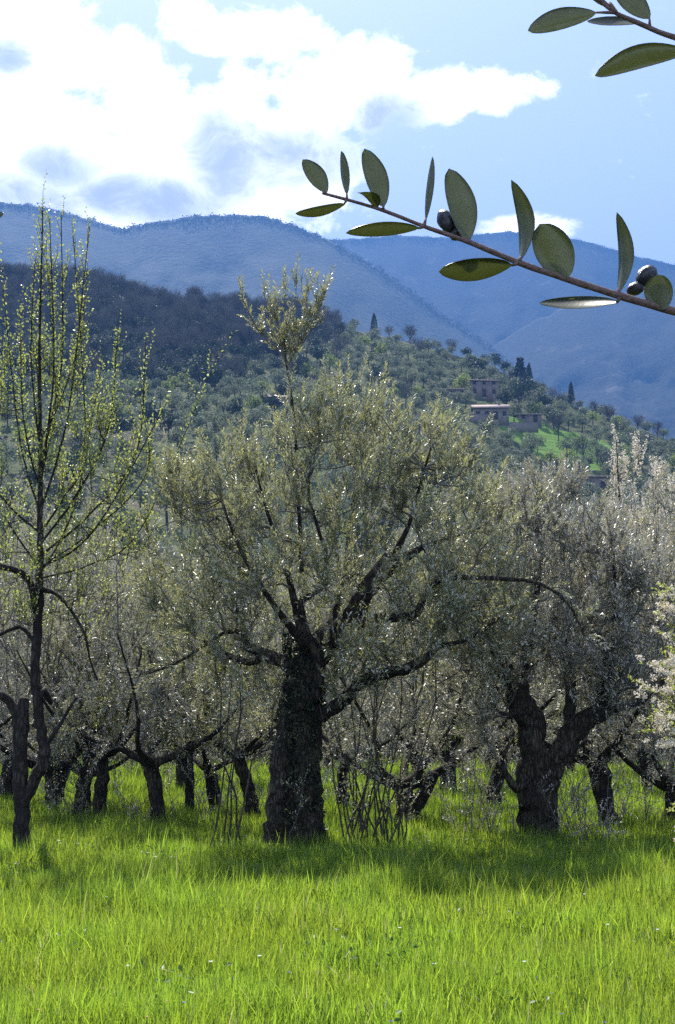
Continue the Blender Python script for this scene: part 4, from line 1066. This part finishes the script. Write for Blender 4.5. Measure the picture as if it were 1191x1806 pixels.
w3 = copy_tree(wt); w3.location = (ray(1200, 1300)[0] * 31, 31, 0); w3.rotation_euler.z = 4.0; w3.scale = (.9, .9, .98); tag(w3, 'white-blossomed pear cut by the right edge of the grove view', 'pear tree')

# --- blossoming shrub reaching in from the right edge
p = Plant(301); r = p.r; b5 = np.array([ray(1275, 1500)[0] * 13.2, 13.2, 0.0])
p.add_limb([(0, 0, -.1), (0, 0, .5), (-.05, 0, 1.1), (-.1, 0, 1.7)], [.09, .075, .065, .05], trunk=True)
c = lambda px, py, dy, rx, ry, rz, w: (*local(b5, px, py, 13.2 + dy), rx, ry, rz, w)
cb = [c(1230, 1080, 0, .38, .5, .42, 1), c(1200, 1190, 0, .42, .5, .28, 1), c(1175, 1290, -.05, .2, .4, .22, .6), c(1250, 1250, 0, .4, .6, .6, 1.4), c(1212, 1440, 0, .12, .3, .5, .35), c(1260, 980, 0, .3, .4, .3, .5)]
p.branch_to(crown_pts(r, 40, cb), .016, up=.0, minr=.01); p.branch_to(crown_pts(r, 190, cb), .007, up=.0, minr=.003, n=5)
S = p.add_shoots(300, (.08, .2), upw=.2, out=.6, rnd=.7, maxr=.012, minz=.2, centre=np.array([0, 0, 1.5]), rad=.003); p.leaf_shoots(*S, per=9, ll=(.03, .045), lw=(.02, .03))
root = empty('blossoming_shrub', b5); tag(root, 'shrub with clustered cream-white blossom and yellow-green leaves at the right edge', 'blossoming shrub')
p.build(root, M['bark_fruit'], M['dark_twig'], M['fresh_leaf'], 10, .1)
N = np.concatenate(p.nodes); N = N[N[:, 3] < .006][:, :3]; K = 420; cc = N[r.integers(0, len(N), K)] + r.normal(0, .05, (K, 3)); cc = cc[cc[:, 2] > .15]; K = len(cc)
X = (cc[:, None] + unit(r.normal(0, 1, (K, 34, 3))) * r.uniform(.015, .046, (K, 34, 1)) * np.array([1.2, 1.2, .8])).reshape(-1, 3)
V, T = leaves_mesh_data(X, r.normal(0, 1, X.shape), r.uniform(.016, .024, len(X)), r.uniform(.015, .022, len(X)), r, .2)
o = link('blossom', mesh_from('blossom', V, T, False, M['blossom']), root); o['kind'] = 'stuff'

# --- tangled thicket closing the far side of the meadow
r = np.random.default_rng(77); n = 5200
x = r.uniform(-17, 17, n); y = r.uniform(37, 47, n); h = r.uniform(.5, 2.3, n)
p = Plant(77); P = np.stack([x, y, np.zeros(n)], -1); D = np.stack([r.normal(0, .35, n), r.normal(0, .3, n), np.ones(n)], -1)
tip = P + D * h[:, None]; mid = (P + tip) / 2 + r.normal(0, .1, (n, 3)); p.shoots.append((P, mid, tip, np.full(n, .012)))
p.leaf_shoots(P, mid, tip, h, per=11, ll=(.07, .12), lw=(.03, .05), start=.2)
Vt, Tt = p.shoot_tubes()[0]
me = mesh_from('thicket', np.concatenate([Vt] + p.LV), np.concatenate([Tt] + [t + len(Vt) for t in p.LT]), False, M['dark_twig']); me.materials.append(M['silver_leaf'])
mi = np.ones(len(me.polygons), np.int32); mi[:len(Tt)] = 0; me.polygons.foreach_set('material_index', mi)
o = link('thicket', me); tag(o, 'tangled grey-brown thicket along the far side of the meadow', 'undergrowth', kind='stuff')

# ------------------------------------------------------------------ grass
def blades(n, y0, y1, hh, ww, seed, segs=2, spread=0.30):
    r = np.random.default_rng(seed)
    y = np.sqrt(r.uniform(y0 ** 2, y1 ** 2, n)); x = r.uniform(-1, 1, n) * (spread * y + .8)
    P = np.stack([x, y, np.zeros(n)], -1)
    cl = np.sin(x * 2.1 + np.sin(y * 1.3) * 2) * np.sin(y * 1.7 + x * .6) + .6 * np.sin(x * 5.3 + y * 3.1) * np.sin(y * 4.4 - x)
    big = np.sin(x * .9 + 2) * np.sin(y * .8 + x * .5)
    h = r.uniform(*hh, n) * (1 + .34 * cl + .15 * big) * np.where(r.random(n) < .05, 1.55, 1.0) * np.where(r.random(n) < .12 * (cl < -.5), .45, 1.0)
    w = r.uniform(*ww, n)
    ln = np.stack([r.normal(0.0, .16, n), r.normal(0, .16, n), np.ones(n)], -1); ln = unit(ln)
    bd = unit(np.stack([r.normal(0, 1, n), r.normal(0, 1, n), np.zeros(n)], -1)); th = r.uniform(0, 3.14159, n)
    sd = np.stack([np.cos(th), np.sin(th), np.zeros(n)], -1) * w[:, None] * .5
    c = (r.uniform(.02, .62, n) ** 1.8 * h)[:, None] * bd
    m = P + ln * (h * .55)[:, None] + c * .3; t = P + ln * h[:, None] + c; t[:, 2] -= np.linalg.norm(c, axis=1) * .35
    if segs == 2:
        V = np.stack([P - sd, P + sd, m + sd * .8, m - sd * .8, t], 1); k = 5; tr = [(0, 1, 2), (0, 2, 3), (3, 2, 4)]
    else:
        V = np.stack([P - sd, P + sd, t], 1); k = 3; tr = [(0, 1, 2)]
    i = np.arange(n)[:, None] * k
    T = np.concatenate([i + np.array(q)[None] for q in tr])
    return V.reshape(-1, 3), T


parts = [blades(150000, 4.2, 9, (.10, .25), (.005, .010), 1), blades(170000, 9, 15, (.12, .27), (.007, .013), 2), blades(150000, 15, 25, (.13, .27), (.011, .02), 3, 1), blades(130000, 25, 44, (.18, .34), (.02, .036), 4, 1)]
Vs, Ts, o_ = [], [], 0
for V, T in parts: Vs.append(V); Ts.append(T + o_); o_ += len(V)
g = link('grass', mesh_from('grass', np.concatenate(Vs), np.concatenate(Ts), False, M['grass'])); tag(g, 'tall bright green grass of the orchard meadow', 'grass', kind='stuff')

# broad-leaved weeds, dry stalks in the grass
r = np.random.default_rng(31); n = 16000; y = np.sqrt(r.uniform(4.5 ** 2, 17 ** 2, n)); x = r.uniform(-.3, .3, n) * y
ck = np.sin(x * 3 + 1) * np.sin(y * 2.3) > .25; x, y = x[ck], y[ck]; n = len(x)
V, T = leaves_mesh_data(np.stack([x, y, r.uniform(.04, .2, n)], -1), np.stack([r.normal(0, 1, n), r.normal(0, 1, n), r.uniform(.1, .8, n)], -1), r.uniform(.03, .06, n), r.uniform(.015, .03, n), r, .15)
M['weed'] = leaf_mat('weed_leaf', [(0.035, 0.09, 0.015), (0.06, 0.13, 0.025)], None, (0.2, 0.36, 0.03), .45, .45, .3)
g = link('clover', mesh_from('clover', V, T, False, M['weed'])); tag(g, 'patches of broad-leaved clover and weeds among the grass', 'weeds', kind='stuff')
n = 900; y = np.sqrt(r.uniform(4.6 ** 2, 16 ** 2, n)); x = r.uniform(-.3, .3, n) * y
M['straw'] = simple_mat('dry_straw', (0.35, 0.28, 0.17), (0.5, 0.43, 0.3), 20)
V, T = leaves_mesh_data(np.stack([x, y, r.uniform(.03, .16, n)], -1), np.stack([r.normal(0, 1, n), r.normal(0, .6, n), r.uniform(-.1, .6, n)], -1), r.uniform(.08, .22, n), r.uniform(.003, .006, n), r, .2)
g = link('dry_stalks', mesh_from('dry_stalks', V, T, False, M['straw'])); tag(g, 'dry straw-coloured stalks lying among the green grass', 'dry grass', kind='stuff')

# little flowers ------------------------------------------------------
def flower_mesh(name, petals, rad, col, stemh):
    V, Q = tubes([(np.array([[0, 0, 0], [.005, 0, stemh * .5], [0, 0, stemh]]), np.array([.0018, .0015, .0013]))], 4, 0, 1, cap=False); T = list(map(tuple, np.concatenate([Q[:, [0, 1, 2]], Q[:, [0, 2, 3]]]))); V = list(map(tuple, V)); n0 = len(T)
    for i in range(petals):
        a = i * 6.283 / petals; d = np.array([math.cos(a), math.sin(a), .35]); s = np.array([-math.sin(a), math.cos(a), 0]) * rad * 2.2 / petals; c0 = np.array([0, 0, stemh]); k = len(V)
        V += [tuple(c0), tuple(c0 + d * rad * .6 + s), tuple(c0 + d * rad), tuple(c0 + d * rad * .6 - s)]; T += [(k, k + 1, k + 2), (k, k + 2, k + 3)]
    me = mesh_from(name, V, T, False, M['weed']); me.materials.append(col); mi = np.ones(len(T), np.int32); mi[:n0] = 0; me.polygons.foreach_set('material_index', mi)
    return me


M['petal_white'] = leaf_mat('white_petal', [(.8, .8, .78), (.75, .75, .75)], None, (.7, .7, .7), .3, .6, .2)
M['petal_blue'] = leaf_mat('blue_petal', [(.06, .05, .32), (.10, .08, .42)], None, (.1, .08, .4), .3, .6, .2)
M['petal_rust'] = leaf_mat('rust_leaf', [(.42, .14, .05), (.5, .2, .08)], None, (.5, .2, .05), .3, .6, .2)
fw = flower_mesh('white_flower', 9, .017, M['petal_white'], .24); fb = flower_mesh('blue_flower', 6, .014, M['petal_blue'], .22); fr = flower_mesh('rusty_leaf_tip', 4, .014, M['petal_rust'], .2)
for me, lab, cat, grp, spots in ((fw, 'tiny white flower standing in the meadow grass', 'flower', 'white flowers in the grass', [(187, 1585), (372, 1700), (458, 1690), (766, 1704), (1030, 1580), (1072, 1634), (1160, 1643), (925, 1700), (705, 1640)]),
                                 (fb, 'tiny blue flower standing in the meadow grass', 'flower', 'blue flowers in the grass', [(990, 1785), (1066, 1800), (690, 1798), (325, 1765), (510, 1712), (1138, 1700), (115, 1558), (794, 1640), (650, 1545)]),
                                 (fr, 'rust-coloured dying leaf tip standing in the grass', 'leaf', 'rust-coloured leaf tips in the grass', [(55, 1735), (68, 1770), (182, 1733), (295, 1755), (260, 1782), (640, 1800)])):
    for fi, (px, py) in enumerate(sorted(spots)):
        P = at(px, py, 1); a = ray(px, py); D = (CAMZ - .23) / -a[1]
        o = bpy.data.objects.new(me.name, me); COL.objects.link(o); o.location = (a[0] * D, D, 0); o.rotation_euler.z = random.uniform(0, 6); o.scale = (.85, .85, 1.0); tag(o, lab + ', ' + ['leftmost', 'second', 'third', 'fourth', 'fifth', 'sixth', 'seventh', 'eighth', 'ninth', 'tenth'][fi] + ('' if fi == 0 else ' from the left') + ' of its kind', cat, grp)
# ------------------------------------------------------------------ the near olive twigs
TY = 1.15     # metres from the lens
M['near_stem'] = simple_mat('near_stem', (0.17, 0.11, 0.095), (0.25, 0.18, 0.16), 160)
m, nt = new_mat('black_olive'); tc = nt.node('ShaderNodeTexCoord'); a = nt.noise(tc.outputs['Object'], 260, 5, .6)
finish(nt, princ(nt, nt.mix(nt.smooth(a, .35, .7), (0.012, 0.012, 0.018), (0.05, 0.055, 0.075)), .38, .5, a, .8, .0015)); M['black_olive'] = m


def W(px, py, dy=0.0): return at(px, py, TY + dy)


def near_leaf(parent, base, tip, width, face, bend=0.0, depth=0.0, blunt=0.0):
    """base/tip: world points; width in metres; face: direction the upper side looks to; curved blade with thickness of a real leaf"""
    base = np.array(base); tip = np.array(tip); ax = tip - base; L = np.linalg.norm(ax); d = ax / L
    f = np.array(face, float); f -= d * f.dot(d); f = unit(f); s = np.cross(d, f)
    n, k = 16, 5; V = []
    for side in (1, -1):
        for i in range(n + 1):
            t = i / n; wv = math.sin(math.pi * t ** (1.0 + .12 * blunt)) ** (0.66 - .2 * blunt) if 0 < t < 1 else 0.0
            wv = max(wv, 0.055 if t < .12 else 0.0)
            if t == 0: wv = .05
            c = base + ax * t + s * bend * L * math.sin(math.pi * t) + f * depth * L * math.sin(math.pi * t)
            for j in range(k):
                u = (j / (k - 1)) * 2 - 1
                V.append(c + s * u * wv * width / 2 + f * (abs(u) ** 1.5 * wv * width * .13 + side * .00022))
    T = []; m_ = (n + 1) * k
    for i in range(n):
        for j in range(k - 1):
            q = i * k + j; T.append((q, q + 1, q + k + 1, q + k)); q += m_; T.append((q, q + k, q + k + 1, q + 1))
        for j, fl in ((0, 0), (k - 1, 1)):
            q = i * k + j; T.append((q, q + m_, q + k + m_, q + k) if not fl else (q, q + k, q + k + m_, q + m_))
    c0 = base.copy(); V = np.array(V)
    me = mesh_from('leaf', V, T, True, M['near_leaf_top']); me.materials.append(M['near_leaf_under'])
    mi = np.zeros(len(me.polygons), np.int32); nf = np.array([p.normal for p in me.polygons]); mi[(nf @ f) < 0] = 1; me.polygons.foreach_set('material_index', mi)
    return link('leaf', me, parent)


def leaf_side(name, c1, c2, tr, tf):
    m, nt = new_mat(name); tc = nt.node('ShaderNodeTexCoord'); a = nt.noise(tc.outputs['Object'], 300, 4, 0.6); b = nt.noise(tc.outputs['Object'], 60, 3, 0.6)
    pr = princ(nt, nt.mix(nt.smooth(b, .35, .65), c1, c2), 0.32, 0.55, a, 0.25, 0.0006)
    t = nt.node('ShaderNodeBsdfTranslucent'); nt.put(t.inputs[0], tr); mx = nt.node('ShaderNodeMixShader'); mx.inputs[0].default_value = tf
    nt.l.new(pr, mx.inputs[1]); nt.l.new(t.outputs[0], mx.inputs[2]); finish(nt, mx.outputs[0]); return m


# the two skins of the blade are a fifth of a millimetre of air apart: each lets most of the light through to the other
M['near_leaf_top'] = leaf_side('leaf_upper_side', (0.035, 0.05, 0.016), (0.06, 0.075, 0.024), (0.24, 0.27, 0.10), .45)
M['near_leaf_under'] = leaf_side('leaf_under_side', (0.13, 0.15, 0.075), (0.18, 0.195, 0.11), (0.24, 0.27, 0.10), .45)
px2m = TY / F


def twig(name, label, stem_px, leaves_, buds, olives):
    root = empty(name, W(*stem_px[-1][:2])); tag(root, label, 'olive twig'); inv = np.array(root.location)
    pts = [W(x, y, d) - inv for x, y, d, _ in stem_px]; rd = [q[3] * px2m * .85 for q in stem_px]
    P, Rr = resample(pts, rd, .006); Rr = Rr * (1 + .05 * np.sin(np.arange(len(Rr)) * .9))
    V, Q = tubes([(P, Rr)], 10, .05); link('stem', quads_mesh('stem', V, Q, M['near_stem']), root)
    for (bx, by, bd, tx, ty, td, w, face, bend, dep, bl) in leaves_:
        near_leaf(root, W(bx, by, bd) - inv, W(tx, ty, td) - inv, w * px2m, face, bend, dep, bl)
    for (ax_, ay, bx, by, rr) in buds:
        V, Q = tubes([(np.array([W(ax_, ay) - inv, W((ax_ + bx) / 2, (ay + by) / 2, -.002) - inv, W(bx, by) - inv]), np.array([rr, rr * .75, rr * .5]) * px2m)], 8); link('leaf_stalk', quads_mesh('leaf_stalk', V, Q, M['near_stem']), root)
    for (cx, cy, dd, rx, ry, ang) in olives:
        V, F_ = [], []; n, k = 14, 18; rr = np.random.default_rng(int(cx))
        for i in range(n + 1):
            for j in range(k):
                a1 = math.pi * i / n; a2 = 2 * math.pi * j / k; v = np.array([math.sin(a1) * math.cos(a2), math.sin(a1) * math.sin(a2), math.cos(a1)])
                wr = 1 + .10 * mnoise.noise(Vector(v * 2.2 + cx)) + .05 * mnoise.noise(Vector(v * 6 + cx)); v = v * wr
                x_ = v[0] * rx; z_ = v[2] * ry; ca, sa = math.cos(ang), math.sin(ang); V.append(W(cx, cy, dd) - inv + np.array([x_ * ca - z_ * sa, v[1] * rx, x_ * sa + z_ * ca]) * px2m)
        for i in range(n):
            for j in range(k): F_.append((i * k + j, i * k + (j + 1) % k, (i + 1) * k + (j + 1) % k, (i + 1) * k + j))
        link('black_olive', mesh_from('black_olive', np.array(V), F_, True, M['black_olive']), root)
    return root


UP_FAR = (0, .9, .45); FAR = (.1, 1, .1); SIDE = (1, .25, .1)
twig('olive_twig', 'olive twig with dark leaves and shrivelled black fruit crossing the sky from the right edge',
     [(570, 341, 0, 3), (612, 352, 0, 3.5), (676, 371, 0, 4), (748, 399, 0, 4.5), (830, 428, 0, 5.5), (915, 463, 0, 6.5), (1000, 492, 0, 7), (1095, 522, 0, 8), (1191, 549, 0, 8.5), (1330, 580, .01, 10), (1560, 610, .03, 13), (1900, 590, .08, 18)],
     [  # base, tip, width(px), upper side faces, bend, depth, bluntness
         (577, 339, 0, 534, 281, .0, 34, FAR, -.04, .0, .3), (612, 343, 0, 602, 266, .0, 26, (1, .7, .1), .04, .02, .1), (609, 360, 0, 521, 377, -.01, 26, (0, .5, 1), .05, -.04, .1),
         (677, 365, 0, 643, 262, .0, 42, FAR, -.04, .0, .45), (664, 368, .002, 632, 340, -.02, 34, (0, -.3, 1), -.1, .1, .6), (751, 388, 0, 763, 276, 0, 22, (1, .7, .05), -.02, -.02, 0),
         (740, 402, 0, 610, 411, 0, 32, (0, .55, .8), .02, .03, .1), (826, 424, 0, 792, 297, 0, 52, FAR, -.05, .02, .6), (828, 426, .004, 772, 376, .02, 32, (.3, -.5, .9), .15, .12, .5),
         (919, 458, 0, 902, 317, .0, 42, (1, .8, .0), .0, .14, .0), (903, 468, 0, 774, 479, -.01, 54, (0, .55, .9), .03, -.04, .3), (1001, 491, -.003, 952, 395, -.01, 70, FAR, -.03, .02, .8), (1000, 492, .005, 944, 436, .02, 54, (.5, -.3, .5), .25, .1, .6),
         (1090, 518, 0, 1088, 374, 0, 38, (1, .7, .05), .0, .12, .0), (1090, 534, 0, 951, 534, .05, 52, (-.40, -.48, .78), .03, -.05, .2), (1170, 546, -.004, 1160, 484, -.01, 52, FAR, .03, .02, .8),
         (1290, 570, 0, 1330, 440, 0, 46, FAR, .06, .02, .4), (1300, 574, 0, 1240, 690, .0, 40, UP_FAR, .06, .02, .4), (1420, 592, 0, 1400, 450, 0, 44, SIDE, .06, .02, .4), (1440, 596, 0, 1470, 720, 0, 44, FAR, .06, .02, .4), (1600, 610, 0, 1640, 470, .02, 44, FAR, .06, .02, .4)],
     [(676, 371, 677, 364, 4), (748, 399, 751, 386, 4), (830, 428, 826, 422, 5), (915, 463, 919, 454, 5), (915, 463, 903, 468, 5), (1000, 492, 1001, 489, 5), (1095, 522, 1090, 510, 5), (1095, 522, 1088, 534, 5), (1170, 545, 1170, 542, 5), (612, 352, 612, 342, 3), (748, 399, 738, 403, 4), (570, 341, 577, 338, 3), (612, 352, 607, 360, 3)],
     [(787, 390, .016, 16, 23, .45), (806, 412, .018, 15, 13, .5), (1141, 487, .016, 22, 18, .7), (1121, 509, .018, 17, 12, .3)])
twig('olive_twig', 'smaller olive twig with slim leaves in the top right corner, one leaf glaring white',
     [(1025, -25, 0, 4), (1060, 2, 0, 4.5), (1085, 22, 0, 5), (1130, 42, 0, 5.5), (1191, 66, 0, 6.5), (1330, 100, .01, 9), (1560, 110, .03, 13), (1900, 80, .08, 18)],
     [(1052, 22, 0, 931, 54, 0, 42, FAR, -.07, .02, .3), (1124, 42, .002, 1036, 37, .032, 48, (-.40, -.48, .78), .0, -.03, .3), (1146, 33, 0, 1086, -60, 0, 48, FAR, .05, .02, .5), (1215, 90, 0, 1049, 134, 0, 44, UP_FAR, -.07, .02, .2),
      (1078, 14, 0, 1030, -20, 0, 16, SIDE, .05, .0, 0), (1300, 96, 0, 1290, -30, 0, 44, FAR, .06, .02, .4), (1320, 102, 0, 1290, 230, 0, 44, FAR, .06, .02, .4), (1480, 112, 0, 1450, -20, 0, 44, FAR, .06, .02, .4)],
     [(1085, 22, 1052, 22, 4), (1146, 49, 1146, 34, 4), (1085, 22, 1076, 5, 6), (1191, 66, 1215, 88, 5), (1130, 42, 1124, 42, 4)], [])
twig('olive_twig', 'tip of an olive twig just poking in at the left edge above the fruit tree',
     [(-6, 384, 0, 3), (-60, 400, 0, 4), (-200, 430, .01, 6), (-500, 470, .04, 12)],
     [(-8, 385, 0, 6, 376, -.01, 10, SIDE, .05, 0, 0), (-70, 402, 0, -60, 300, 0, 36, FAR, .05, .02, .4), (-80, 406, 0, -70, 500, 0, 36, FAR, .05, .02, .4)], [], [])
